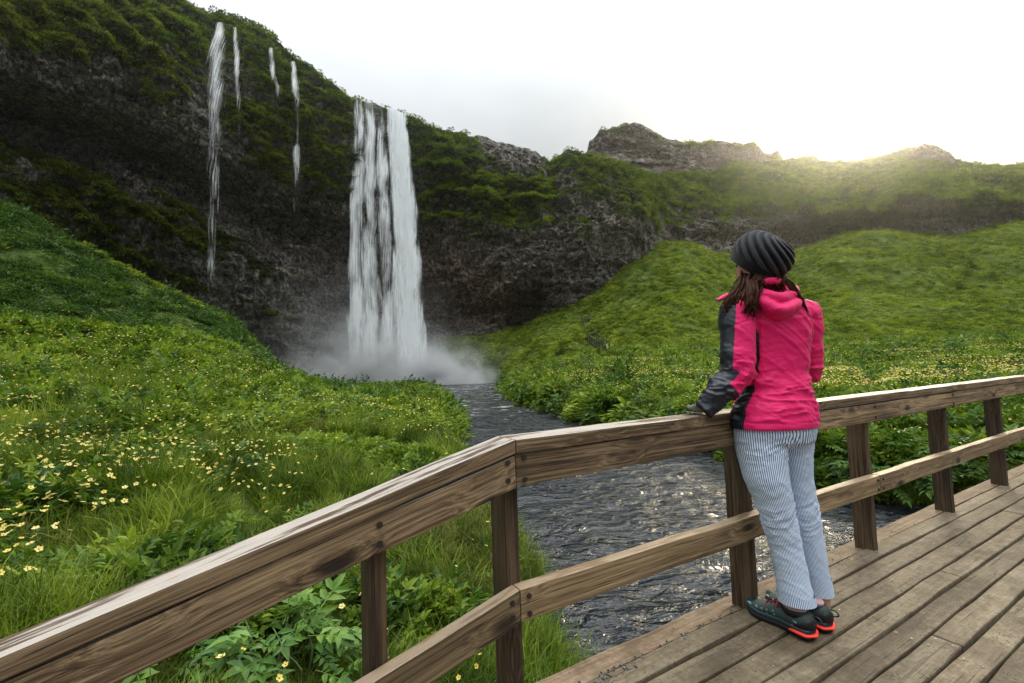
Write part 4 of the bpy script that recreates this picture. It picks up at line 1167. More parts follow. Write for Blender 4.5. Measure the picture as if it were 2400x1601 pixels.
# the scree slopes under the cliff
x, y = polar(85000, -1.35, 1.5, 52, 134, .2)
ok = on_land(x, y, .4) & ((x / y > -.2) | (x / y < -.5))
x, y = x[ok], y[ok]
do_scatter('slope_cover', x, y, np.interp(y, [52, 75, 130], [1.0, .85, 1.1]), 4, T_SLOPE, 'low green plants covering the steep slopes under the cliff', 'ground cover', .35, -.05, .75, clump=.30)


# moss and ferns on the rock
def rock_scatter(name, V, N, A, PX, n, thr, variants, label, size, sel=None):
    nu, nv = V.shape[:2]
    w = sst(A['moss'], thr, thr + .5) * ((PX > -250) & (PX < 2650))
    if sel is not None: w = w * sel
    e1 = np.linalg.norm(np.gradient(V, axis=0), axis=-1) * np.linalg.norm(np.gradient(V, axis=1), axis=-1)
    w = (w * np.minimum(e1, 4)).ravel(); w /= w.sum()
    i = R2.choice(nu * nv, n, p=w); iu, iv = i // nv, i % nv
    P = V[iu, iv] + R2.normal(0, .25, (n, 3)); nn = N[iu, iv]
    nn = nn * .55 + np.array([0, 0, .75]); nn /= np.linalg.norm(nn, axis=-1, keepdims=True)
    ax = -np.arcsin(np.clip(nn[:, 1], -1, 1)); ay = np.arctan2(nn[:, 0], nn[:, 2])
    rot = np.stack([ax, ay, R2.uniform(0, 6.283, n)], -1)
    s_ = size * R2.uniform(.5, 1.4, n) * np.interp(np.linalg.norm(P[:, :2], axis=1), [60, 100, 200], [.75, 1, 1.5])
    scatter(name, P, rot, np.stack([s_, s_, s_], -1), R2.integers(0, 3, n), variants, label, 'moss')


ol = CA['olive']
rock_scatter('cliff_moss', CV, CN, CA, CPX, 42000, .50, T_MOSS, 'bright moss and ferns hanging on the cliff', .95, 1 - ol * .9)
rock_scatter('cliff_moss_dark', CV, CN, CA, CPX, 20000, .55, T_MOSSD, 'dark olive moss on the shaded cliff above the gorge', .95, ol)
rock_scatter('ridge_moss', RV, RN, RA, RPX, 16000, .55, T_MOSS, 'grass and moss on the ridge around the sun', 1.0)

# ------------------------------------------------------------------ flowers one can pick out
def vis_px(P):
    d = P - CAM
    return 1200 + F * (d @ RT) / (d @ _fw), 800.5 - F * (d @ UP) / (d @ _fw)


x, y = polar(40000, -1.3, 1.25, 1.9, 60, 1.1)
left = x < 0
pt_ = patch(x, y, .5, 77.) + .6 * patch(x, y, .12, 5.)
crest = np.exp(-((y - 20) / 6.0) ** 2) * left
pr_ = .62 * np.clip(.42 + .75 * pt_ + .5 * crest + np.where(left, 0, .35 * sst(y, 10, 28)), 0, 1) * np.where((x > -.48 * y) & (x < .2 * y) & (y < 12), .06, 1.0) * np.where(left & (y > 27), .4, 1.0) * np.where(~left & (y < 8), .25, 1)
ok = on_land(x, y, .35) & (R2.random(len(x)) < pr_)
x, y = x[ok], y[ok]
P = land_pts(x, y, 0.0)
px_, py_ = vis_px(P + np.array([0, 0, .3]))
# is it behind the railing boards?
s_rail = np.interp(px_, [0, 800, 1204, 2400], [1500, 1200, 1030, 884])
near = (py_ < s_rail - 4) & (px_ > 5) & (px_ < 2395)
order = np.argsort(np.where(near, P[:, 1], 1e6))
ind = order[:300]; rest = np.setdiff1d(np.arange(len(x)), ind)
FM = [flower_mesh(200 + k, .46, .021, [.25, .6, .9, 1.2][k % 4]) for k in range(8)]
FP = [flower_mesh(300 + k, .46, .021, [.3, .6, .9, 1.1][k % 4], True) for k in range(4)]
for n_, i in enumerate(ind):
    sc = R2.uniform(.7, 1.1)
    if n_ < 70:
        st_, pe_, he_ = FP[R2.integers(4)]
        o = empty('yellow_flower', tuple(P[i] - [0, 0, .02]))
        ob('stem', st_, o); pt2 = ob('petals', pe_, o); ob('heart', he_, pt2)
    else:
        o = ob('yellow_flower', FM[R2.integers(8)]); o.location = tuple(P[i] - [0, 0, .02])
    o.scale = (sc, sc, sc); o.rotation_euler = (0, 0, R2.uniform(0, 6.283))
    tag(o, 'yellow five-petalled flower on a thin stem in the meadow grass', 'flower', 'yellow flowers in the meadow')
xr, yr = polar(22000, .02, 1.28, 16, 60, .8)                  # the flowering field beyond the river
kr = on_land(xr, yr, 1.2) & (R2.random(len(xr)) < np.clip(.45 + 1.2 * patch(xr, yr, .16, 31.) + .25 * patch(xr * .3, yr, .5, 3.), 0, 1))
x = np.concatenate([x, xr[kr]]); y = np.concatenate([y, yr[kr]]); P = land_pts(x, y, 0.0)
rest = np.concatenate([rest, np.arange(len(x) - kr.sum(), len(x))])
n = len(rest)
sc = np.interp(y[rest], [2, 8, 20, 60], [.55, .62, 1.0, 1.9]) * R2.uniform(.7, 1.25, n)
scz = np.interp(y[rest], [2, 8, 20, 60], [.60, .68, .85, 1.1])
scatter('meadow_flowers', P[rest] - [0, 0, .02], spin(n, .15), np.stack([sc, sc, scz], -1), R2.integers(0, 6, n), T_FLOW, 'yellow flowers too many to count spread over the far meadow', 'flowers')


# ------------------------------------------------------------------ bigger plants one can tell apart
def ray_ground(px, py, y0=1.5, y1=140.0):
    Y = np.geomspace(y0, y1, 900); P_ = at(np.full(900, px), np.full(900, py), Y)
    h = height(P_[:, 0], P_[:, 1], False); k = np.argmax(P_[:, 2] < h)
    return P_[k]


def one_leaf(seed, L, pairs, lf, mat):
    mb = MB(); mb.join = True; compound(mb, np.random.default_rng(seed), np.zeros(3), 0.0, L, .35, 0, pairs, lf)
    return mb.mesh('leaf', [mat])


M_BUSH = leaf_mat('bush_leaf', (.030, .085, .012), (.085, .190, .030), (.20, .33, .06), .42, .3, .35, .8)
LEAFS = {0: [one_leaf(500 + k, .30, 3, .46, M_BUSH) for k in range(3)], 1: [one_leaf(510 + k, .30, 4, .34, M_HERBD) for k in range(3)], 2: [one_leaf(520 + k, .30, 4, .30, M_HERB) for k in range(3)]}
m, g = material('plant_stalk'); finish(g, principled(g, (.06, .09, .02), .6)); M_STALK = m


def bush(name, base, r, h, nleaf, kind, size, label, cat, group=None):
    rs = np.random.default_rng(int(abs(base[0] * 1000 + base[1] * 77)) % 99991)
    root = tag(empty(name, tuple(base)), label, cat, group)
    st = merge([tube([(0, 0, -.05), (rs.normal(0, r * .2), rs.normal(0, r * .2), h * .45), (rs.normal(0, r * .4), rs.normal(0, r * .4), h * .8)], [.008, .006, .003], 6) for _ in range(5)])
    ob('stem', to_mesh('stem', st, [M_STALK]), root)
    for k in range(nleaf):
        a = rs.uniform(0, 6.283); t = math.sqrt(rs.random()); zz = h * (1 - t ** 2 * .75) * rs.uniform(.55, 1.0)
        o = ob('leaf', LEAFS[kind][rs.integers(3)], root)
        o.location = (math.cos(a) * r * t * .75, math.sin(a) * r * t * .75, zz)
        o.rotation_euler = (rs.normal(0, .25), rs.normal(-.1, .35) + .5 * t, a + rs.normal(0, .7))
        s_ = size * rs.uniform(.7, 1.25); o.scale = (s_, s_, s_)
    return root


def gb(x, y): return (x, y, float(height(np.array([x]), np.array([y]))[0]))


bush('leafy_bush', gb(-1.30, 2.55), .42, .62, 80, 0, .62, 'broad-leaved bright green bush below the sloping part of the railing', 'bush')
bush('leafy_bush', gb(-2.0, 2.45), .36, .42, 46, 0, .55, 'low broad-leaved bush half hidden behind the sloping handrail at the bottom left', 'bush')
bush('leafy_plant', gb(-2.55, 3.0), .20, .42, 16, 0, .62, 'single broad-leaved plant standing among yellow flowers at the lower left', 'plant')
for (px, py, r, h, n, kind, size, lab) in [
    (1935, 1165, .85, 1.05, 60, 1, 1.5, 'dark leafy shrub on the far bank just right of the person'),
    (2090, 1150, .85, 1.0, 60, 1, 1.5, 'dark leafy shrub on the far bank behind the second post right of the person'),
    (2215, 1150, .70, .8, 46, 1, 1.4, 'dark leafy shrub hanging over the water behind the third post right of the person'),
    (2330, 1120, .55, .6, 36, 1, 1.2, 'small leafy shrub beside the deck at the right end of the railing'),
    (1660, 1052, .85, .95, 46, 1, 1.5, 'leafy shrub at the water edge left of the person below the handrail'),
    (1090, 975, .65, .85, 40, 2, 1.4, 'feathery pale plant leaning over the left bank where the river narrows'),
    (1040, 935, .80, 1.1, 40, 2, 1.8, 'feathery plant at the tip of the left bank'),
    (860, 1010, .60, .70, 44, 2, 1.2, 'feathery pale plant in the middle of the left bank'),
    (900, 1075, .42, .45, 34, 2, .95, 'light green feathery plant on the left bank just above the handrail'),
    (700, 1080, .45, .50, 34, 2, .95, 'feathery plant among flowers on the left meadow above the sloping handrail'),
    (540, 1130, .45, .50, 34, 1, .95, 'dark feathery plant in the middle of the left meadow'),
    (120, 1050, .55, .55, 40, 1, 1.1, 'dark feathery plant at the left edge of the meadow'),
    (760, 915, .9, 1.0, 30, 2, 2.2, 'tall feathery plant on the crest of the left bank beside the pool')]:
    p3 = ray_ground(px, py, 2.2)
    bush('leafy_plant', (p3[0], p3[1], float(height(p3[:1], p3[1:2])[0])), r, h, n, kind, size, lab, 'shrub' if 'shrub' in lab else 'plant')
AM = [cushion(700 + k, 150, .62, .9, .30).mesh('foliage', [M_HERB if k % 2 else M_HERBD]) for k in range(4)]
names = ['first', 'second', 'third', 'fourth', 'fifth', 'sixth', 'seventh', 'eighth', 'ninth', 'tenth', 'eleventh']
for k, (px, py) in enumerate([(1192, 905), (1215, 925), (1250, 938), (1290, 950), (1330, 962), (1375, 975), (1420, 986), (1470, 998), (1520, 1010), (1570, 1022), (1615, 1035)]):
    p3 = ray_ground(px, py, 8)
    root = tag(empty('bank_shrub', (p3[0], p3[1], float(height(p3[:1], p3[1:2])[0]) - .05)), 'leafy green shrub on the right river bank, %s from the pool end of the row' % names[k], 'shrub', 'shrubs lining the right river bank')
    s_ = np.interp(p3[1], [12, 25, 60], [1.15, 1.5, 2.4]); root.scale = (s_, s_, s_ * .75); root.rotation_euler = (0, 0, k * 1.3)
    ob('foliage', AM[k % 4], root)
    ob('stem', to_mesh('stem', merge([tube([(0, 0, -.1), (.05 * j - .1, .03, .4), (.12 * j - .2, .05, .75)], [.02, .015, .008], 6) for j in range(4)]), [M_STALK]), root)

# ------------------------------------------------------------------ hillside stair, fence and marker posts
m, g = material('dark_weathered_timber'); finish(g, principled(g, (.030, .024, .019), .8)); M_DARKW = m
m, g = material('white_paint'); finish(g, principled(g, (.78, .78, .76), .6)); M_WHITE = m
m, g = material('grey_fence_wood'); finish(g, principled(g, (.36, .31, .24), .85)); M_FPOST = m


def box_between(a, b, w, h, mat, name, parent, up=(0, 0, 1)):
    a, b = Vector(a), Vector(b); me = board_mesh(name, (b - a).length, h, w, mat, bev=.004, nseg=1, wob=0)
    o = ob(name, me, parent); place(o, (a + b) / 2 - (Vector(parent.location) if parent else Vector()), b - a, up)
    return o


def stair(flights, label):
    root = tag(empty('hillside_stair', tuple(flights[0][0])), label, 'stairs')
    for a, b in flights:
        a, b = np.array(a), np.array(b); d = b - a; L_ = np.linalg.norm(d[:2]); hd_ = unit(V3_(d[0], d[1], 0)); sd_s = V3_(hd_[1], -hd_[0], 0); n = max(4, int(abs(d[2]) / .30))
        for sg in (-1, 1):
            box_between(a + sd_s * .75 * sg, b + sd_s * .75 * sg, .10, .28, M_DARKW, 'stringer', root)
            box_between(a + sd_s * .78 * sg + V3_(0, 0, 1.1), b + sd_s * .78 * sg + V3_(0, 0, 1.1), .09, .12, M_DARKW, 'handrail', root)
            for t in np.linspace(0, 1, 6):
                c = a + d * t + sd_s * .78 * sg; box_between(c - V3_(0, 0, .3), c + V3_(0, 0, 1.1), .10, .10, M_DARKW, 'baluster', root, tuple(hd_))
        for k in range(n):
            c = a + d * (k + .5) / n + V3_(0, 0, .12); box_between(c - sd_s * .72, c + sd_s * .72, .34, .06, M_DARKW, 'step', root)
    return root


def V3_(*a): return np.array(a, float)


A_, B_, C_ = ray_ground(1417, 828, 50), ray_ground(1388, 806, 55), ray_ground(1373, 752, 55)
up5 = V3_(0, 0, .55)
stair([(A_ + up5, B_ + up5), (B_ + up5, C_ + up5)], 'dark wooden stair with railings climbing the mossy slope right of the waterfall')
p3 = ray_ground(1418, 826, 50)
mp = tag(empty('marker_post', tuple(p3 + V3_(.3, -.2, 0))), 'thin white post at the foot of the dark hillside stair', 'post')
box_between(p3 + V3_(.3, -.2, -.2), p3 + V3_(.3, -.2, 1.25), .11, .11, M_WHITE, 'shaft', mp, (0, 1, 0)); box_between(p3 + V3_(.3, -.2, 1.25), p3 + V3_(.3, -.2, 1.32), .07, .07, M_WHITE, 'cap', mp, (0, 1, 0))
for k, (px, py, hh, lab) in enumerate([(2035, 813, .8, 'short wooden fence post at the foot of the right slope, leftmost of the row'), (2088, 811, .85, 'short wooden fence post at the foot of the right slope, second from the left'),
                                  (2210, 807, .7, 'short wooden fence post at the foot of the right slope, third from the left'), (2255, 805, .9, 'pale fence post at the foot of the right slope, rightmost of the row')]):
    c = at(px, py, 60.0); c[2] = float(height(c[:1], c[1:2])[0])
    fp = tag(empty('fence_post', tuple(c)), lab, 'post', 'fence posts along the meadow edge')
    box_between(c - V3_(0, 0, .3), c + V3_(0, 0, hh + .25), .13, .13, M_WHITE if k == 3 else M_FPOST, 'shaft', fp, (0, 1, 0)); box_between(c + V3_(0, 0, hh + .25), c + V3_(0, 0, hh + .30), .09, .09, M_FPOST, 'cap', fp, (0, 1, 0))

# ------------------------------------------------------------------ waterfalls
def fall_mat(name, soft, fs=(2.6, .16), fw=.5, lim=.58, ew=.55, most=1.0):
    m, g = material(name)
    uv = g.n('ShaderNodeAttribute', attribute_name='fall').outputs['Vector']     # across (m), down (m), density
    sp_ = g.n('ShaderNodeSeparateXYZ'); g.set(sp_.inputs[0], uv)
    ed = g.n('ShaderNodeAttribute', attribute_name='edge').outputs['Fac']
    cv = g.n('ShaderNodeCombineXYZ'); g.set(cv.inputs[0], sp_.outputs[0]); g.set(cv.inputs[1], sp_.outputs[1])
    oi = g.n('ShaderNodeObjectInfo'); g.set(cv.inputs[2], g.math('MULTIPLY', oi.outputs['Random'], 60.0))
    big = g.noise(g.mapping(cv.outputs[0], scale=(.42, .085, 1)), 1.0, 3, .55, .6)
    fine = g.noise(g.mapping(cv.outputs[0], scale=(*fs, 1)), 1.0, 5, .62, .35)
    f = g.math('ADD', g.math('MULTIPLY', big, .75), g.math('MULTIPLY', fine, fw))
    f = g.math('ADD', f, g.math('SUBTRACT', sp_.outputs[2], g.math('MULTIPLY', ed, ew)))
    al = g.math('MULTIPLY', g.sstep(f, lim, lim + soft), most)
    p_ = principled(g, g.mix(g.sstep(fine, .3, .7), (.80, .85, .88), (.99, .99, .99)), .55, spec=.25)
    tr = g.n('ShaderNodeBsdfTranslucent'); tr.inputs[0].default_value = (.93, .95, .97, 1)
    m1 = g.n('ShaderNodeMixShader'); m1.inputs[0].default_value = .18
    g.t.links.new(p_, m1.inputs[1]); g.t.links.new(tr.outputs[0], m1.inputs[2])
    tp = g.n('ShaderNodeBsdfTransparent')
    m2 = g.n('ShaderNodeMixShader'); g.set(m2.inputs[0], al)
    g.t.links.new(tp.outputs[0], m2.inputs[1]); g.t.links.new(m1.outputs[0], m2.inputs[2])
    finish(g, m2.outputs[0])
    return m


M_FALL = fall_mat('falling_water', .30, (3.2, .17), .6, .63, .62); M_VEIL = fall_mat('thin_falling_water', .60, (4.2, .20), 1.5, .98, .62, .85)


def stream(name, path, mat, thick, parent, seed, nu=28, skew=0.0):
    """path rows: (py, px left, px right, Y, density); a flattened tube of falling water"""
    A_ = np.array(path, float); py = np.linspace(A_[0, 0], A_[-1, 0], 110)
    L_, R_, Y_, D_ = (np.interp(py, A_[:, 0], A_[:, k]) for k in (1, 2, 3, 4))
    a = np.linspace(0, 2 * np.pi, nu + 1)
    cx, sn = np.cos(a), np.sin(a)
    wob = fbm(np.stack([py * .006 + seed, py * 0, py * 0], -1), 3) * 3
    PX = (L_ + R_)[:, None] / 2 + wob[:, None] + (R_ - L_)[:, None] / 2 * cx[None] 
    YY_ = Y_[:, None] - thick * sn[None] * np.minimum(1, (R_ - L_)[:, None] / 30) + fbm(np.stack([PX * .06, py[:, None] * .012 + 0 * PX, 0 * PX + seed], -1), 3) * .35
    tt = ((py - py[0]) / (py[-1] - py[0]))[:, None]
    PYs = py[:, None] + skew * (PX - (L_ + R_)[:, None] / 2) * (1 - tt) ** 3
    V = at(PX, PYs, YY_)
    me = mesh_np(name, V.reshape(-1, 3), grid_faces(*V.shape[:2]), True, [mat])
    wid = V[..., 0] - V[:, :1, 0].mean(); down = V[0, 0, 2] - V[..., 2]
    attr(me, 'fall', np.stack([V[..., 0] + 7 * seed, down, np.broadcast_to(D_[:, None], PX.shape)], -1), 'FLOAT_VECTOR')
    attr(me, 'edge', np.broadcast_to(np.abs(cx)[None] ** (3 if mat is M_FALL else 1.6), PX.shape))
    o = ob(name, me, parent)
    return o


def fall_path(tl, tr_, bl, br, top, d, y0=96.2, y1=91.5, bot=904):
    r = []
    for t in np.linspace(0, 1, 12):
        e = t ** .8
        dd = d + (-.10 if t < .04 else 0) + (-.28 * sst(t, .86, 1.0) if d < .1 else 0)
        r.append((top + (bot - top) * t, tl + (bl - tl) * e, tr_ + (br - tr_) * e, y0 + (y1 - y0) * (1 - (1 - t) ** 3), dd))
    return r


wf = tag(empty('waterfall', (-27, 92, WZ)), 'tall white main waterfall plunging into the pool in several streams', 'waterfall')


def into(o, parent):
    o.matrix_parent_inverse = Matrix.Translation(-parent.location)
    return o


for k, (a_, d_) in enumerate([((822, 862, 800, 868, 234), .15), ((846, 886, 832, 908, 236), .13), ((868, 905, 880, 952, 239), .09), ((902, 954, 924, 1012, 258), .33),
                              ((898, 946, 915, 992, 256), .20), ((938, 960, 978, 1016, 264), .03)]):
    into(stream('stream', fall_path(*a_[:4], a_[4], d_, 95.6 - .3 * (k % 2)), M_FALL, .8, wf, k + 1.0, skew=.40 if k > 2 else .15), wf)
for nm, lab, path, mt in [
    ('side_waterfall', 'widest thin waterfall at the far left, fraying into spray down the dark rock', [(52, 506, 530, 81, .12), (90, 494, 536, 79.5, .22), (130, 480, 538, 78, .18), (200, 478, 534, 76.5, .16), (260, 475, 530, 75.5, .10), (420, 474, 526, 74.5, .02), (660, 474, 514, 74, -.02), (730, 470, 516, 74, -.4)], M_VEIL),
    ('side_waterfall', 'short narrow waterfall just right of the widest thin fall', [(64, 542, 558, 82, .12), (120, 543, 566, 80, .16), (200, 547, 570, 78.5, .08), (330, 548, 572, 77.5, -.3)], M_VEIL),
    ('side_waterfall', 'stepped trickle between the leftmost falls and the main waterfall', [(112, 628, 644, 86, .10), (165, 628, 650, 84.5, .18), (205, 640, 664, 83.5, .1), (245, 648, 664, 82.5, -.05), (340, 630, 650, 82, -.35)], M_VEIL),
    ('side_waterfall', 'thin waterfall nearest the main waterfall, breaking on a ledge halfway', [(144, 678, 696, 89, .10), (190, 680, 704, 87.5, .2), (250, 684, 710, 86, .02), (335, 690, 704, 85, -.2), (345, 680, 707, 85, .15), (385, 680, 708, 84.5, .08), (480, 676, 700, 84, -.2), (540, 676, 694, 84, -.4)], M_VEIL)]:
    tag(stream(nm, path, mt, .4, None, R2.uniform(1, 50), 20), lab, 'waterfall')

# spray hanging over the pool
def mist_box(name, lo, hi, expr, label):
    v = np.array([[lo[0] if i & 1 == 0 else hi[0], lo[1] if i & 2 == 0 else hi[1], lo[2] if i & 4 == 0 else hi[2]] for i in range(8)])
    f = np.array([[0, 2, 3, 1], [4, 5, 7, 6], [0, 1, 5, 4], [2, 6, 7, 3], [0, 4, 6, 2], [1, 3, 7, 5]])
    m, g = material(name + '_air')
    P = g.n('ShaderNodeNewGeometry').outputs['Position']
    pv = g.n('ShaderNodeVolumePrincipled'); pv.inputs['Color'].default_value = (.98, .985, .99, 1); pv.inputs['Anisotropy'].default_value = 0.0
    g.set(pv.inputs['Density'], expr(g, P))
    finish(g, None, volume=pv.outputs[0])
    o = ob(name, mesh_np(name, v, f, False, [m]))
    tag(o, label, 'mist', None, 'stuff')
    return o


def spray(g, P):
    def gauss(c, r):
        d = g.vmath('DIVIDE', g.vmath('SUBTRACT', P, c), r)
        return g.math('EXPONENT', g.math('MULTIPLY', g.vmath('DOT_PRODUCT', d, d, out=1), -1.0))
    n = g.sstep(g.noise(g.mapping(P, scale=(1, 1, 1)), .17, 4, .6, .5), .30, .72)
    a = g.math('MULTIPLY', gauss((-25.5, 90.0, -1.4), (10.5, 5.0, 5.2)), 2.4)
    b = g.math('MULTIPLY', gauss((-12.0, 89.0, -1.4), (9.5, 4.0, 3.3)), 1.4)
    c = g.math('MULTIPLY', gauss((-40.0, 91.0, 1.0), (13.0, 8.0, 12.0)), .09)
    d = g.math('MULTIPLY', gauss((-27.0, 91.0, 4.0), (10.0, 6.0, 11.0)), .06)
    t = g.math('ADD', g.math('ADD', a, b), g.math('ADD', c, d))
    return g.math('MULTIPLY', t, n)


mist_box('mist', (-62, 83, WZ + .1), (6, 99.5, 26), spray, 'white spray drifting over the pool at the foot of the waterfall')

# ------------------------------------------------------------------ the person at the railing
def mat_simple(name, col, rough=.6, spec=.4, bump=None, sheen=0.0):
    m, g = material(name)
    nrm = None
    if bump:
        P = g.n('ShaderNodeTexCoord').outputs['Object']
        nrm = g.bump(g.noise(P, bump[0], 4, .6), bump[1], bump[2])
    finish(g, principled(g, col, rough, nrm, spec, **({'Sheen Weight': sheen} if sheen else {})))
    return m


M_SKIN = mat_simple('skin', (.42, .22, .14), .5, .4)
M_PINK = mat_simple('pink_shell_fabric', (.76, .004, .125), .58, .35, (38, .35, .004), .1)
M_NAVY = mat_simple('dark_shell_fabric', (.012, .015, .022), .40, .5, (38, .35, .004))
M_HAIR, g = material('dark_brown_hair')
hv = g.n('ShaderNodeTexCoord').outputs['Object']
hn = g.noise(g.mapping(hv, scale=(240, 240, 9)), 1.0, 3, .6)
finish(g, principled(g, g.mix(hn, (.010, .004, .0025), (.080, .027, .013)), .55, g.bump(hn, .6, .002), .12))
M_GLOVE = mat_simple('grey_knit_glove', (.14, .135, .105), .9, .2, (420, 1.0, .002))
M_LEATHER = mat_simple('dark_green_suede', (.036, .056, .049), .7, .3, (160, .5, .001))
M_RUBBER = mat_simple('black_rubber', (.006, .006, .007), .55, .4)
M_TEAL = mat_simple('teal_mesh', (.20, .42, .42), .6, .3)
M_PETROL = mat_simple('petrol_midsole', (.010, .030, .036), .5, .4)
M_CORAL = mat_simple('coral_heel_insert', (.85, .045, .030), .45, .4)
M_LACE = mat_simple('crimson_lace', (.22, .006, .025), .75, .2)
M_SOCK = mat_simple('pale_pink_sock', (.48, .30, .29), .85, .1)

person = tag(empty('person', tuple(sq(2.0, -.09, 0))), 'person in a pink jacket, striped trousers and dark knitted hat leaning on the railing', 'person')
PO = np.array(person.location)


def pp(name, me, parent=None):
    """part of the person, given in world coordinates"""
    o = ob(name, me, person if parent is None else parent)
    if parent is None: o.matrix_parent_inverse = Matrix.Translation(-Vector(PO))
    return o


fT = az(6); rT = V3(fT[1], -fT[0], 0)          # the torso's facing and its right
fH = az(-8); rH = V3(fH[1], -fH[0], 0)         # hips
UPV = V3(0, 0, 1)


def ring_px(py, pl, pr, Y, f, r, ratio, pw=2.3, lean=0.0):
    """horizontal ring whose outline spans px pl..pr at height py"""
    c = at((pl + pr) / 2, py, Y); vr = unit(V3(c[0], c[1], 0)); side = V3(vr[1], -vr[0], 0)
    hw = np.linalg.norm(at(pr, py, Y) - at(pl, py, Y)) / 2 * abs(side[0] * 1.0)
    # half width of an ellipse (a along r, b along f) seen from the camera
    k = math.sqrt((side @ r) ** 2 + (ratio * (side @ f)) ** 2)
    a = hw / k
    return (c, r, f, a, a * ratio, pw)


# --- jacket
tor = [ring_px(1000, 1708, 1917, 1.955, fH, rH, .72), ring_px(985, 1708, 1917, 1.955, fH, rH, .72), ring_px(950, 1716, 1912, 1.955, fH, rH, .72), ring_px(910, 1730, 1902, 1.955, fT, rT, .70),
       ring_px(870, 1742, 1894, 1.955, fT, rT, .68), ring_px(830, 1742, 1898, 1.955, fT, rT, .66), ring_px(790, 1735, 1902, 1.955, fT, rT, .64),
       ring_px(755, 1728, 1902, 1.955, fT, rT, .62), ring_px(725, 1724, 1896, 1.957, fT, rT, .58), ring_px(705, 1738, 1880, 1.96, fT, rT, .58), ring_px(688, 1758, 1858, 1.965, fT, rT, .70), ring_px(668, 1770, 1846, 1.965, fT, rT, .9)]
LS, LE, LW = at(1728, 735, 1.93), at(1727, 876, 1.895), at(1655, 955, 1.90)
RS, RE, RW = at(1888, 740, 1.965), at(1898, 862, 1.99), at(1840, 905, 2.13)
armL = tube([LS + V3(.035, .0, .005), LS, (LS + LE) / 2 + V3(0, -.006, 0), LE, (LE + LW) / 2 + V3(0, .0, .004), LW, LW + (LW - LE) * .10], [.070, .075, .068, .066, .058, .044, .040], 20)
armR = tube([RS + V3(-.035, 0, .005), RS, (RS + RE) / 2, RE, (RE + RW) / 2, RW], [.064, .066, .055, .054, .050, .042], 20)
co, nr, jq, jt = union([loft(tor), armL, armR], .0050, 5)
# folds: horizontal at the waist, round the elbows, drag lines from the shoulders
d_h = np.array([np.linalg.norm(co - LE, axis=1), np.linalg.norm(co - RE, axis=1)]).min(0)
zw = at(1815, 905, 1.955)[2]
cq = co @ np.array([[1, 0, .0], [0, 1, .0], [.35, .2, 1]])
f1 = fbm(cq * np.array([9, 9, 34.]) + fbm(co * 7, 2)[:, None] * .8, 3, .5, ridged=True)
f2 = fbm(cq * np.array([16, 16, 9.]) + 4, 3, .5, ridged=True)
f3 = fbm((co @ np.array([[1, 0, .9], [0, 1, .3], [.9, 0, 1]])) * np.array([7, 7, 20.]) + 9, 3, .5, ridged=True)
w1 = np.exp(-((co[:, 2] - zw) / .07) ** 2) + .55 * np.exp(-((co[:, 2] - .9) / .06) ** 2)
wE = np.exp(-(d_h / .085) ** 2)
hem = at(1815, 1000, 1.955)[2]
sharp = lambda f, k=3.0: ((f * .5 + .5).clip(0, 1)) ** k - .3
co = co + nr * ((sharp(f1) * (.013 * w1 + .012 * wE + .0035) + sharp(f2, 4) * .0035 + sharp(f3, 4) * .0085) * sst(co[:, 2], hem + .005, hem + .03))[:, None]
# yoke seam across the shoulders and the seams where the sleeves are set in
zy = at(1830, 742, 1.955)[2] - .9 * ((co - at(1830, 742, 1.9)) @ rT) ** 2
armh = np.minimum(np.linalg.norm(np.cross(co - LS, unit(LE - LS)), axis=1), np.linalg.norm(np.cross(co - RS, unit(RE - RS)), axis=1))
co = co - nr * (.0022 * np.exp(-((co[:, 2] - zy) / .0035) ** 2) + .0035 * np.exp(-((armh - .082) / .005) ** 2) * (co[:, 2] > at(1800, 850, 1.95)[2]))[:, None]
# hem seam
co = co + nr * (.003 * np.exp(-((co[:, 2] - hem - .030) / .004) ** 2) * -1)[:, None]


def seg_rel(P, A, B):
    ab = B - A; t = np.clip(((P - A) @ ab) / (ab @ ab), 0, 1); return P - (A + t[:, None] * ab), t


fc = [co[jq].mean(1), co[jt].mean(1) if len(jt) else np.zeros((0, 3))]; fc = np.concatenate(fc)
ax_c = np.array([r[0] for r in tor])
cx_ = np.stack([np.interp(fc[:, 2], ax_c[::-1, 2] if ax_c[0, 2] > ax_c[-1, 2] else ax_c[:, 2], ax_c[:, k] if ax_c[0, 2] < ax_c[-1, 2] else ax_c[::-1, k]) for k in (0, 1)], -1)
rel = fc[:, :2] - cx_
fr = rel @ fT[:2]; rr = rel @ rT[:2]
ang = np.degrees(np.arctan2(-rr, -fr))              # 0 = middle of the back, + = towards the left side
u1, t1 = seg_rel(fc, LS, LE); u2, t2 = seg_rel(fc, LE, LW + (LW - LE) * .2)
n1, n2 = np.linalg.norm(u1, axis=1), np.linalg.norm(u2, axis=1)
inL = (np.minimum(n1, n2) < .083) & (rr < -.115)
u3, t3 = seg_rel(fc, RS, RE); u4, t4 = seg_rel(fc, RE, RW)
n3, n4 = np.linalg.norm(u3, axis=1), np.linalg.norm(u4, axis=1)
inR = (np.minimum(n3, n4) < .075) & (rr > .10)
wL = unit(-.90 * rT + .44 * fT)
darkL = np.where(n1 < n2, u1 @ wL > -.004 + .012 * t1, (u2 @ wL > -.02) | (t2 > .30))
darkR = np.where(n3 < n4, u3 @ fT > .01, u4 @ fT > 0)
panel = (np.abs(ang - 74 + 4 * sst(fc[:, 2], .9, 1.15)) < 14) | (np.abs(ang + 84) < 12)
side = panel & (fc[:, 2] < at(1760, 770, 1.93)[2])
arm_low = (fc[:, 2] > at(1700, 975, 1.9)[2])
mi = np.where(inL & arm_low, darkL, np.where(inR, darkR, side)).astype(int)
jm = mesh_np('jacket', co, [jq, jt], True, [M_PINK, M_NAVY], mi)
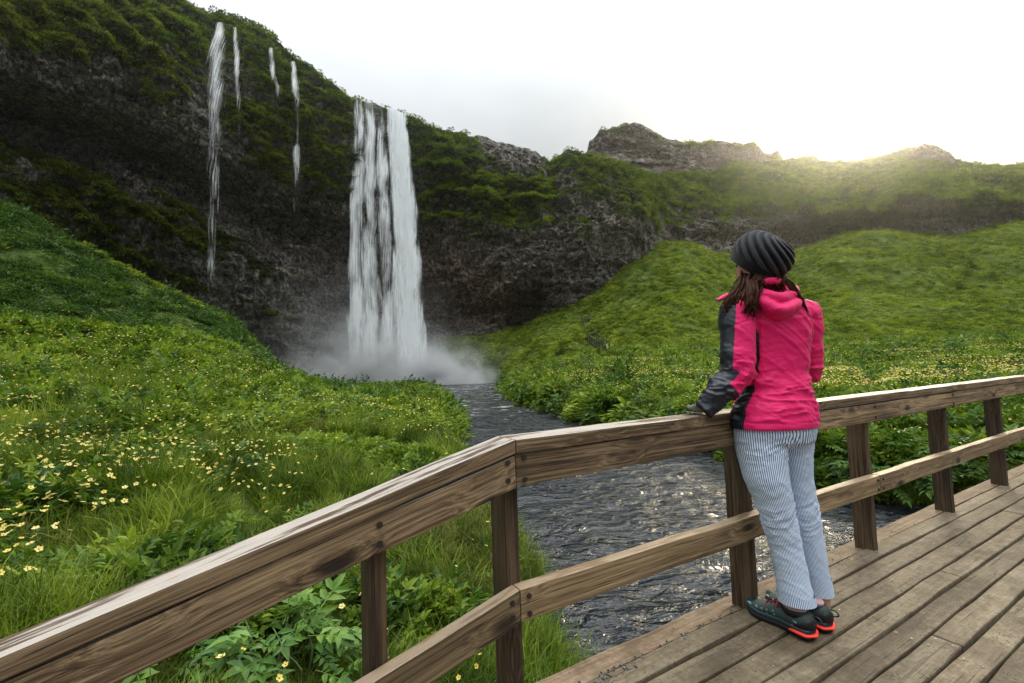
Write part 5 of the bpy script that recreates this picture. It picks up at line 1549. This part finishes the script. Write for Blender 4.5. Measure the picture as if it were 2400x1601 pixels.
jacket = pp('jacket', jm)
# hood lying on the back
hc_ = at(1822, 708, 1.955)
hrings = []
hp = [at(1782, 690, 1.90), at(1795, 712, 1.865), at(1826, 728, 1.855), at(1858, 716, 1.875), at(1868, 692, 1.925)]
hood1 = tube(hp, [.016, .030, .035, .031, .016], 18, .8)
hp2 = [at(1776, 678, 1.92), at(1792, 690, 1.885), at(1824, 700, 1.87), at(1852, 692, 1.89), at(1864, 676, 1.94)]
hood2 = tube(hp2, [.014, .024, .028, .024, .014], 18, .9)
hp3 = [at(1788, 722, 1.885), at(1822, 738, 1.868), at(1856, 728, 1.885)]
hood3 = tube(hp3, [.02, .030, .02], 16, .8)
hv_, hnr, hq, ht = union([hood1, hood2, hood3], .0045, 5)
hv_ = hv_ + hnr * (fbm(hv_ * np.array([24, 24, 30.]), 3, ridged=True) * .0035)[:, None]
pp('hood', mesh_np('hood', hv_, [hq, ht], True, [M_PINK]), jacket)
# collar: stands round the neck, its left tip sticks out over the shoulder
colp = tube([at(1778, 664, 1.90), at(1806, 658, 1.875), at(1834, 662, 1.90), at(1846, 672, 1.96)], [.007, .009, .009, .007], 10, 1.6)
colp2 = tube([at(1682, 704, 1.93), at(1700, 696, 1.96), at(1726, 688, 1.99), at(1752, 676, 2.0)], [.006, .016, .02, .016], 12, .8)
pp('collar', to_mesh('collar', merge([colp, colp2]), [M_PINK]), jacket)

# --- trousers
zs = [1002, 1040, 1080, 1122, 1199, 1275, 1352, 1390, 1410]
Ll = [1720, 1722, 1730, 1741, 1777, 1800, 1816, 1823, 1826]; Lr = [1838, 1843, 1846, 1851, 1864, 1880, 1897, 1905, 1909]
LY = [1.94, 1.94, 1.935, 1.93, 1.93, 1.935, 1.93, 1.925, 1.925]
legL = []
for py, l, r, Y in zip(zs, Ll, Lr, LY): legL.append(ring_px(py, l, r, Y, unit(fH + .3 * az(-30)), rH, .95, 2.1))
zr = [1002, 1040, 1080, 1122, 1199, 1275, 1352, 1376, 1392]
Rl = [1800, 1812, 1826, 1836, 1848, 1868, 1884, 1892, 1896]; Rr_ = [1914, 1906, 1905, 1907, 1920, 1934, 1945, 1949, 1952]
RYs = [1.985, 1.985, 1.985, 1.99, 2.0, 2.005, 2.01, 2.01, 2.01]
legR = []
for py, l, r, Y in zip(zr, Rl, Rr_, RYs): legR.append(ring_px(py, l, r, Y, fH, rH, .95, 2.1))
pelv = [ring_px(985, 1722, 1912, 1.955, fH, rH, .66), ring_px(1010, 1717, 1914, 1.955, fH, rH, .68), ring_px(1032, 1720, 1910, 1.957, fH, rH, .62), ring_px(1046, 1740, 1890, 1.96, fH, rH, .5)]


def dense(rings, k=5):
    out_ = []
    for a, b in zip(rings[:-1], rings[1:]):
        for t in np.linspace(0, 1, k, endpoint=False):
            out_.append((a[0] * (1 - t) + b[0] * t, unit(a[1] * (1 - t) + b[1] * t), unit(a[2] * (1 - t) + b[2] * t), a[3] * (1 - t) + b[3] * t, a[4] * (1 - t) + b[4] * t, 2.1))
    return out_ + [rings[-1]]


co, nr, q_, t_ = union([loft(dense(pelv)), loft(dense(legL)), loft(dense(legR))], .0052, 5)
cl_ = np.array([r[0] for r in legL]); crr = np.array([r[0] for r in legR])


def axis_at(A_, z):
    o_ = np.argsort(A_[:, 2]); return np.stack([np.interp(z, A_[o_, 2], A_[o_, k]) for k in (0, 1)], -1)


aL, aR = axis_at(cl_, co[:, 2]), axis_at(crr, co[:, 2])
dL, dR = np.linalg.norm(co[:, :2] - aL, axis=1), np.linalg.norm(co[:, :2] - aR, axis=1)
isL = dL < dR
zk = at(1820, 1215, 1.93)[2]; zc = at(1820, 1050, 1.95)[2]; za = at(1860, 1400, 1.93)[2]
cq = co @ np.array([[1, 0, -.5], [0, 1, -.3], [.0, .0, 1]])
f1 = fbm(cq * np.array([8, 8, 42.]) + fbm(co * 8, 2)[:, None] * .9, 3, .5, ridged=True)
f2 = fbm((co @ np.array([[1, 0, .7], [0, 1, .4], [0, 0, 1]])) * np.array([10, 10, 24.]) + 3, 3, .5, ridged=True)
w_ = np.exp(-((co[:, 2] - zk) / .08) ** 2) + .8 * np.exp(-((co[:, 2] - zc) / .05) ** 2) + .35 * np.exp(-((co[:, 2] - za) / .06) ** 2)
co = co + nr * (sharp(f1, 2.5) * (.009 * w_ + .001) + sharp(f2, 3) * .0035)[:, None]
wgt = sst(dR - dL, -.012, .012)[:, None]
cen_ = aL * wgt + aR * (1 - wgt)
rl = co[:, :2] - cen_
zhip = at(1815, 1060, 1.95)[2]
cenP = axis_at(np.array([r[0] for r in pelv]), co[:, 2])
tm = mesh_np('trousers', co, [q_, t_], True)
# stripe coordinate: distance round each leg, carried over the seat
a_leg = np.where(isL, np.arctan2((co[:, :2] - aL) @ rH[:2], -(co[:, :2] - aL) @ fH[:2]), np.arctan2((co[:, :2] - aR) @ rH[:2], -(co[:, :2] - aR) @ fH[:2]))
attr(tm, 'stripe', np.stack([np.cos(a_leg), np.sin(a_leg), np.where(isL, 0., 1.)], -1), 'FLOAT_VECTOR')
m, g = material('striped_cotton')
sv = g.n('ShaderNodeSeparateXYZ'); g.set(sv.inputs[0], g.n('ShaderNodeAttribute', attribute_name='stripe').outputs['Vector'])
an = g.math('ARCTAN2', sv.outputs[1], sv.outputs[0])
fr_ = g.math('FRACT', g.math('MULTIPLY', an, 66 / (2 * math.pi)))
st_ = g.sstep(g.math('ABSOLUTE', g.math('SUBTRACT', fr_, .5)), .15, .22)
col = g.mix(st_, (.045, .090, .27), (.76, .87, 1.0))
obc = g.n('ShaderNodeTexCoord').outputs['Object']
nb_ = g.noise(obc, 60.0, 4, .6)
finish(g, principled(g, col, .8, g.bump(nb_, .35, .003), .2))
M_STRIPE = m; tm.materials.append(M_STRIPE)
trousers = pp('trousers', tm)
for rg, nm in ((legR[-3:], 'turned_up_cuff'), (legL[-2:], 'cuff')):      # hems
    rr2 = [(r[0], r[1], r[2], r[3] * 1.05 + .003, r[4] * 1.05 + .003, 2.1) for r in dense(rg, 4)]
    v_, qq_, tt_ = loft(rr2, 40, False)
    cm = mesh_np(nm, v_, [qq_], True, [M_STRIPE])
    aa = np.tile(np.linspace(0, 2 * np.pi, 40, endpoint=False), len(rr2)) + math.pi / 2
    attr(cm, 'stripe', np.stack([np.cos(aa), np.sin(aa), 0 * aa], -1), 'FLOAT_VECTOR')
    pp(nm, cm, trousers)

# --- body: one skin from the head to the ankles, mostly under the clothes
fF = az(-34); rF = V3(fF[1], -fF[0], 0)          # where the face looks: towards the waterfall
HCn = at(1781, 618, 1.955)
head = [(HCn + UPV * z + fF * y, rF, fF, a, b, 2.0) for z, y, a, b in [(-.118, .018, .030, .034), (-.105, .020, .048, .060), (-.08, .014, .060, .078), (-.045, .006, .069, .090), (0, 0, .073, .096), (.035, -.008, .068, .088), (.06, -.014, .054, .070), (.078, -.018, .030, .04)]]
nose = loft([(HCn + fF * .088 + UPV * .015, rF, UPV, .008, .010), (HCn + fF * .104 + UPV * -.012, rF, UPV, .012, .012), (HCn + fF * .112 + UPV * -.022, rF, UPV, .013, .010), (HCn + fF * .09 + UPV * -.034, rF, UPV, .010, .005)], 12)
lips = loft([(HCn + fF * .092 + UPV * -.056 - rF * .02, fF, UPV, .004, .004), (HCn + fF * .100 + UPV * -.056, fF, UPV, .008, .008), (HCn + fF * .092 + UPV * -.056 + rF * .02, fF, UPV, .004, .004)], 10)
brow = tube([HCn + fF * .078 + UPV * .022 - rF * .042, HCn + fF * .093 + UPV * .026, HCn + fF * .078 + UPV * .022 + rF * .042], [.008, .010, .008], 10)
ears = [loft([(HCn + rF * s * .069 - fF * .005 + UPV * z, fF, rF, a, .008) for z, a in ((-.035, .006), (-.01, .016), (.02, .018), (.032, .008))], 10) for s in (-1, 1)]
neck = tube([at(1800, 735, 1.96), at(1798, 690, 1.955), HCn + UPV * -.07], [.062, .054, .052], 16)
tb = [(r[0], r[1], r[2], r[3] * .86, r[4] * .84, 2.2) for r in tor[1:-2]]
lg = lambda L_: [(r[0], r[1], r[2], r[3] * .70, r[4] * .70) for r in L_[:-2]]
ankL, ankR = at(1866, 1450, 1.925), at(1925, 1432, 2.005)
shank = lambda L_, an_: tube([L_[-4][0], L_[-2][0], an_ + UPV * .02, an_ - UPV * .03], [.042, .037, .034, .033], 14)
footd = QD
body_parts = [loft(head, 24), nose, lips, brow, neck, loft(tb), loft([(r[0], r[1], r[2], r[3] * .86, r[4] * .86, 2.2) for r in pelv])] + ears + [
    loft(lg(legL)), loft(lg(legR)), shank(legL, ankL), shank(legR, ankR),
    tube([LS + V3(.02, 0, 0), LS, LE, LW], [.05, .052, .045, .026], 14),
    tube([RS, RE, RW], [.048, .042, .028], 14),
    tube([ankL - UPV * .02 - QD * .03, ankL - UPV * .035 + QD * .05, ankL - UPV * .045 + QD * .13], [.03, .034, .026], 12),
    tube([ankR - UPV * .02 - QD * .03, ankR - UPV * .035 + QD * .05, ankR - UPV * .045 + QD * .13], [.03, .034, .026], 12)]
bv, bn, bq, bt = union(body_parts, .0055, 3)
pp('body', mesh_np('body', bv, [bq, bt], True, [M_SKIN]))
M_EYE = mat_simple('eye', (.03, .02, .015), .2)
for s in (-1, 1):
    pp('eye', to_mesh('eye', loft([(HCn + rF * s * .031 + fF * (.082 + d_) + UPV * .004, rF, UPV, a_, a_ * .7) for d_, a_ in ((-.006, .010), (0, .012), (.005, .008))], 12), [M_EYE]))

# --- knitted hat with a spiral of raised ribs
ha = unit(UPV * .80 - fF * .75)            # slouches back
hu = unit(np.cross(ha, fF)); hw_ = np.cross(hu, ha) * 1.0
hcn = at(1784, 603, 1.955)
nth, nph = 150, 70
th = np.linspace(0, 2 * np.pi, nth, endpoint=False); ph = np.linspace(-.62, 1.5, nph)
TH, PHI = np.meshgrid(th, ph)
rad = np.where(PHI > 0, np.cos(np.clip(PHI, 0, 1.55)) ** .72, .93 + .07 * np.cos(PHI * 2.4))
ribs = np.sin(11 * TH + 17 * (PHI + .25))
rib_on = sst(PHI, -.28, -.12)
ridge_ = sst(ribs, -.25, .35)
bandr = (np.sin(60 * TH) * .5 + .5) * (1 - rib_on) * .0022
R_ = .111 * rad + rib_on * (ridge_ - .5) * .012 * sst(1.5 - PHI, 0, .35) + bandr + .004 * sst(PHI, -.25, .1)
Zh = np.where(PHI > 0, np.sin(PHI) * .098, PHI * .095) + ridge_ * rib_on * .003
back_ = -np.cos(TH) * .018 * sst(PHI, -.1, .9)
HV = hcn + R_[..., None] * (np.cos(TH)[..., None] * hw_ * 1.06 + np.sin(TH)[..., None] * hu * .98) + Zh[..., None] * ha + (back_ * 0)[..., None] * hw_ - (.004 * sst(PHI, -.05, 1.2))[..., None] * hw_
idx = np.arange(nth * nph).reshape(nph, nth)
hq = np.stack([idx[:-1], np.roll(idx, -1, 1)[:-1], np.roll(idx, -1, 1)[1:], idx[1:]], -1).reshape(-1, 4)
top_ = np.concatenate([HV.reshape(-1, 3), [HV[-1].mean(0)]]); ti_ = nth * nph
ht = np.array([(idx[-1, i], idx[-1, (i + 1) % nth], ti_) for i in range(nth)])
m, g = material('black_grey_knit')
kn = g.n('ShaderNodeAttribute', attribute_name='rib').outputs['Fac']
oc = g.n('ShaderNodeTexCoord').outputs['Object']
kt = g.noise(oc, 330.0, 3, .7); kl = g.noise(oc, 60.0, 3)
kc = g.mix(g.math('MULTIPLY', kn, g.math('MULTIPLY_ADD', kl, .6, .6)), (.003, .003, .004), (.050, .052, .058))
kc = g.mix(g.math('MULTIPLY', g.math('GREATER_THAN', kt, .62), .35), kc, (.10, .105, .115))
finish(g, principled(g, kc, .95, g.bump(kt, 1.0, .004), .15, **{'Sheen Weight': .25}))
hm = mesh_np('knitted_hat', top_, [hq, ht], True, [m])
attr(hm, 'rib', np.concatenate([(ridge_ * rib_on).ravel(), [0.2]]))
pp('knitted_hat', hm)

# --- hair: long locks over the left shoulder and down the right of the hood
hr = np.random.default_rng(5); locks = []
def lock(a, b, c, d, r, jit=.006):
    j = lambda p_: p_ + hr.normal(0, jit, 3)
    locks.append(tube([a, j(b), j(c), j(d)], [r * .8, r, r * .85, r * .15], 7, .6))
for k in range(120):
    t = hr.random()
    a = at(1738 + 40 * t, 642 + hr.normal(0, 4), 1.905 + .06 * (1 - t))
    b = at(1728 + 44 * t, 672, 1.885 + .04 * (1 - t)); c = at(1706 + 62 * t + hr.normal(0, 3), 704, 1.868 + .03 * (1 - t)); d = at(1690 + 78 * t + hr.normal(0, 6), 738 + hr.normal(0, 9) - 18 * (1 - t) * 0, 1.868 + .03 * (1 - t))
    lock(a, b, c, d, hr.uniform(.003, .0065), .010)
for k in range(50):                                # a fuller tail next to the hood
    t = hr.random()
    lock(at(1752 + 20 * t, 655, 1.89), at(1750 + 24 * t, 682, 1.862), at(1748 + 24 * t, 712, 1.852), at(1742 + 28 * t, 738 + hr.normal(0, 6), 1.858), hr.uniform(.0025, .006), .006)
for k in range(50):                                # under the hat at the nape
    t = hr.random()
    lock(at(1770 + 64 * t, 640, 1.90), at(1772 + 64 * t, 656, 1.885), at(1774 + 64 * t, 668, 1.885), at(1772 + 70 * t, 682, 1.90), hr.uniform(.004, .007), .005)
for k in range(50):                                # right side
    t = hr.random()
    lock(at(1832 + 10 * t, 650, 1.90), at(1850 + 12 * t, 670, 1.885), at(1866 + 12 * t, 700, 1.878), at(1872 + 22 * t + hr.normal(0, 3), 730 + hr.normal(0, 8), 1.885), hr.uniform(.002, .0045), .005)
pp('hair', to_mesh('hair', merge(locks), [M_HAIR]))

# --- gloved left hand resting on the handrail
rz = ZT + .004
fd = az(10); sdv = V3(fd[1], -fd[0], 0)
wr = LW - unit(LW - LE) * .01
pal0 = at(1641, 957, 1.91); pal0[2] = max(pal0[2], rz + .022); kn0 = pal0 + fd * .058; kn0[2] = rz + .020
palm = loft([(wr, sdv, UPV, .027, .022), (pal0, sdv, UPV, .034, .020), ((pal0 + kn0) / 2, sdv, UPV, .041, .018), (kn0, sdv, UPV, .041, .014)], 18)
fing = [palm]
for k, (o_, L_) in enumerate([(-.031, .060), (-.010, .072), (.011, .067), (.030, .052)]):
    b0 = kn0 + sdv * o_ - fd * .012; p1 = b0 + fd * L_ * .45 + UPV * .006; p2 = b0 + fd * L_ * .85 - UPV * .004; p3 = b0 + fd * L_ * 1.05 - UPV * .012
    fing.append(tube([b0, p1, p2, p3], [.0105, .0100, .0092, .0075], 12))
tb0 = pal0 + sdv * .026 + fd * .012; fing.append(tube([tb0, tb0 + sdv * .022 + fd * .022 - UPV * .008, tb0 + sdv * .030 + fd * .050 - UPV * .013], [.012, .0105, .008], 12))
gv, gn, gq, gt = union(fing, .0034, 2)
gv[:, 2] = np.where(gv @ QD - PF < .11, np.maximum(gv[:, 2], ZT + .001), gv[:, 2])
pp('glove', mesh_np('glove', gv, [gq, gt], True, [M_GLOVE]))
# right hand, also gloved, hidden in front of the body on the rail
rh0 = RW; fr0 = unit(V3(-.75, .45, -.15)); rs_ = unit(np.cross(fr0, UPV))
fing = [loft([(rh0, rs_, UPV, .028, .02), (rh0 + fr0 * .05, rs_, UPV, .038, .018), (rh0 + fr0 * .085, rs_, UPV, .040, .015)], 16)]
for o_, L_ in [(-.03, .055), (-.01, .07), (.01, .066), (.03, .05)]:
    b0 = rh0 + fr0 * .078 + rs_ * o_; fing.append(tube([b0, b0 + fr0 * L_ * .5, b0 + fr0 * L_ - UPV * .015], [.0105, .0100, .008], 10))
b0 = rh0 + fr0 * .03 - rs_ * .03; fing.append(tube([b0, b0 - rs_ * .02 + fr0 * .03, b0 - rs_ * .025 + fr0 * .055], [.012, .0105, .008], 10))
gv, gn, gq, gt = union(fing, .0036, 2)
pp('glove', mesh_np('glove', gv, [gq, gt], True, [M_GLOVE]))


# --- hiking shoes
def shoe(heel, fwd, side_sign, anklep):
    """heel: world point under the heel's back; fwd: unit direction to the toe"""
    rt_ = V3(fwd[1], -fwd[0], 0); H0 = heel.copy(); H0[2] = 0
    Lf = .272
    T_ = np.array([0, .05, .15, .3, .45, .6, .75, .88, .96, 1.0])
    Wd = np.array([.018, .032, .036, .034, .036, .043, .047, .042, .030, .014]) * 1.02
    off = np.array([0, 0, 0, 0, .002, .004, .004, .001, -.003, -.005]) * side_sign
    low = np.array([.004, .001, .001, .003, .006, .003, .002, .006, .014, .022])
    def outline(scale, dz0, zl):
        v = []
        th_ = np.linspace(0, 2 * np.pi, 48, endpoint=False)
        t_ = (1 - np.cos(th_)) / 2; sgn = np.where(np.sin(th_) >= 0, 1, -1)
        w_ = np.interp(t_, T_, Wd) * scale * np.sqrt(np.clip(np.minimum(t_, 1 - t_) / .02, 0, 1)) ** .6
        c = H0 + np.outer(t_ * Lf, fwd) + np.outer(np.interp(t_, T_, off) + sgn * w_, rt_)
        c[:, 2] = np.interp(t_, T_, low) * zl + dz0
        return c
    def slab(levels, name, mat, par=None):
        vs = [outline(s, z, zl) for s, z, zl in levels]; n = 48
        V = np.concatenate(vs); k = len(vs); idx = np.arange(k * n).reshape(k, n)
        q = np.stack([idx[:-1], np.roll(idx, -1, 1)[:-1], np.roll(idx, -1, 1)[1:], idx[1:]], -1).reshape(-1, 4)
        V = np.concatenate([V, [vs[0].mean(0)], [vs[-1].mean(0)]])
        t = [(k * n, idx[0, (i + 1) % n], idx[0, i]) for i in range(n)] + [(k * n + 1, idx[-1, i], idx[-1, (i + 1) % n]) for i in range(n)]
        return mesh_np(name, V, [q, np.array(t)], True, [mat])
    root = pp('shoe', slab([(.95, .0, 1), (1.04, .006, 1), (1.05, .016, 1), (1.02, .020, 1)], 'sole', M_RUBBER))
    pp('midsole', slab([(1.0, .020, 1), (1.04, .026, 1), (1.03, .034, 1), (.98, .038, 1)], 'midsole', M_PETROL), root)
    # upper
    rings = []
    for t, w, z0, z1, pw in [(.02, .020, .03, .085, 2.2), (.07, .031, .03, .098, 2.4), (.15, .035, .03, .094, 2.5), (.27, .036, .03, .090, 2.5), (.38, .037, .03, .094, 2.4), (.50, .040, .03, .090, 2.3), (.62, .043, .03, .076, 2.2),
                             (.75, .045, .03, .064, 2.3), (.87, .041, .035, .058, 2.4), (.95, .030, .04, .055, 2.4), (.995, .012, .044, .050, 2.2)]:
        c = H0 + fwd * Lf * t + rt_ * np.interp(t, T_, off); c[2] = (z0 + z1) / 2
        rings.append((c, rt_, UPV, w, (z1 - z0) / 2, pw))
    up_ = loft(rings, 28)
    pp('upper', to_mesh('upper', up_, [M_LEATHER]), root)
    # toe bumper and heel counter
    pp('toe_cap', to_mesh('toe_cap', loft([(H0 + fwd * Lf * t + rt_ * np.interp(t, T_, off) + UPV * .036, rt_, UPV, w, .014, 2.4) for t, w in ((.80, .046), (.88, .0435), (.96, .033), (1.005, .014))], 24), [M_RUBBER]), root)
    pp('heel_counter', to_mesh('heel_counter', loft([(H0 + fwd * Lf * t + UPV * z, rt_, UPV, w, h_, 2.4) for t, w, z, h_ in ((-.005, .020, .058, .022), (.05, .033, .058, .026), (.14, .0365, .052, .020), (.22, .0362, .046, .010))], 24), [M_RUBBER]), root)
    # coral insert round the heel
    ha_ = np.linspace(-1, 1, 13); cp = []
    for a in ha_:
        t = .30 * abs(a) ** 1.5; wv = np.interp(max(t, .012), T_, Wd) * 1.06
        p_ = H0 + fwd * (Lf * t - .004) + rt_ * (wv * (1 if a > 0 else -1) if abs(a) > .35 else wv * a / .35); p_ = p_ + UPV * (.021 + .010 * abs(a) ** 2 * (1 - abs(a)) * 2); cp.append(p_)
    pp('heel_insert', to_mesh('heel_insert', tube(cp, [.004] + [.0095] * 11 + [.004], 10, .62), [M_CORAL]), root)
    # collar lining, sock, pull loop
    ac = H0 + fwd * Lf * .26 + UPV * .092
    pp('shoe_collar', to_mesh('shoe_collar', loft([(ac - UPV * .02, rt_, fwd, .036, .056, 2.2), (ac + UPV * .004, rt_, fwd, .036, .054, 2.2), (ac + UPV * .008, rt_, fwd, .030, .048, 2.2)], 24), [M_RUBBER]), root)
    pp('sock', to_mesh('sock', loft([(ac - UPV * .03, rt_, fwd, .030, .047), (ac + UPV * .010, rt_, fwd, .0335, .046), (ac + UPV * .016, rt_, fwd, .032, .044)], 20), [M_SOCK]), root)
    hb = H0 - fwd * .002 + UPV * .092
    pp('pull_loop', to_mesh('pull_loop', tube([hb, hb - fwd * .018 + UPV * .004, hb - fwd * .030 - UPV * .008, hb - fwd * .020 - UPV * .018, hb - fwd * .002 - UPV * .020], [.003] * 5, 8), [M_PETROL]), root)
    # teal windows in the upper's sides
    for sg in (1, -1):
        for t, z, w2, h2, rot in [(.90, .050, .013, .006, .5), (.78, .050, .008, .005, .9), (.70, .050, .005, .011, .25), (.62, .052, .004, .013, .15), (.52, .056, .007, .014, -.2), (.20, .058, .009, .006, .3)]:
            wv = np.interp(t, [r_[0] for r_ in [(.02,), (.2,), (.5,), (.62,), (.75,), (.87,), (.95,)]], [.02, .0365, .0405, .0435, .0455, .0415, .031])
            c = H0 + fwd * Lf * t + rt_ * (np.interp(t, T_, off) + sg * wv * .965); c[2] = z
            fw2 = fwd * math.cos(rot) + UPV * math.sin(rot); up2 = -fwd * math.sin(rot) + UPV * math.cos(rot)
            nv_ = rt_ * sg
            v_ = [c + fw2 * w2 * a + up2 * h2 * b - nv_ * .0035 * abs(a) + nv_ * e for e in (-.004, .0035) for a, b in ((-1, -.6), (1, -.2), (.8, .5), (-.7, 1))]
            pp('mesh_window', mesh_np('mesh_window', np.array(v_), np.array([[0, 1, 2, 3], [4, 5, 6, 7], [0, 1, 5, 4], [1, 2, 6, 5], [2, 3, 7, 6], [3, 0, 4, 7]]), False, [M_TEAL]), root)
    # laces
    for k, t in enumerate((.40, .47, .54, .61, .68)):
        zt_ = np.interp(t, [.38, .5, .62, .75], [.095, .091, .077, .065]); c = H0 + fwd * Lf * t + rt_ * np.interp(t, T_, off); c[2] = zt_
        pp('lace', to_mesh('lace', tube([c - rt_ * .020 - UPV * .008, c + fwd * .004 + UPV * .003, c + rt_ * .020 - UPV * .008], [.0032] * 3, 8), [M_LACE]), root)
    c = H0 + fwd * Lf * .40; c[2] = .100
    for sg in (-1, 1):
        pp('lace', to_mesh('lace', tube([c, c + rt_ * sg * .018 + UPV * .022 + fwd * .006, c + rt_ * sg * .034 + UPV * .010 + fwd * .024, c + rt_ * sg * .012 + fwd * .004], [.003] * 4, 8), [M_LACE]), root)
        pp('lace', to_mesh('lace', tube([c, c + rt_ * sg * .022 + fwd * .012 + UPV * .004, c + rt_ * sg * .030 + fwd * .02 - UPV * .03], [.003] * 3, 8), [M_LACE]), root)
    return root


hl = sq(1.935, -.205, 0); hr_ = sq(2.045, -.215, 0)
shoe(hl, unit(QD + SD * .02), 1, ankL)
shoe(hr_, unit(QD + SD * .06), -1, ankR)

# ------------------------------------------------------------------ haze volume added to spread the low sun's glow over the hills
lo, hi = (-480, -480, -4.2), (480, 480, 135)
v = np.array([[lo[0] if i & 1 == 0 else hi[0], lo[1] if i & 2 == 0 else hi[1], lo[2] if i & 4 == 0 else hi[2]] for i in range(8)])
m, g = material('glow_haze')
pv = g.n('ShaderNodeVolumePrincipled'); pv.inputs['Color'].default_value = (.96, .95, .93, 1); pv.inputs['Anisotropy'].default_value = .91; pv.inputs['Density'].default_value = .00027
finish(g, None, volume=pv.outputs[0])
tag(ob('haze', mesh_np('haze', v, np.array([[0, 2, 3, 1], [4, 5, 7, 6], [0, 1, 5, 4], [2, 6, 7, 3], [0, 4, 6, 2], [1, 3, 7, 5]]), False, [m])), 'thin haze added to spread a glow around the low sun', 'haze', None, 'stuff')
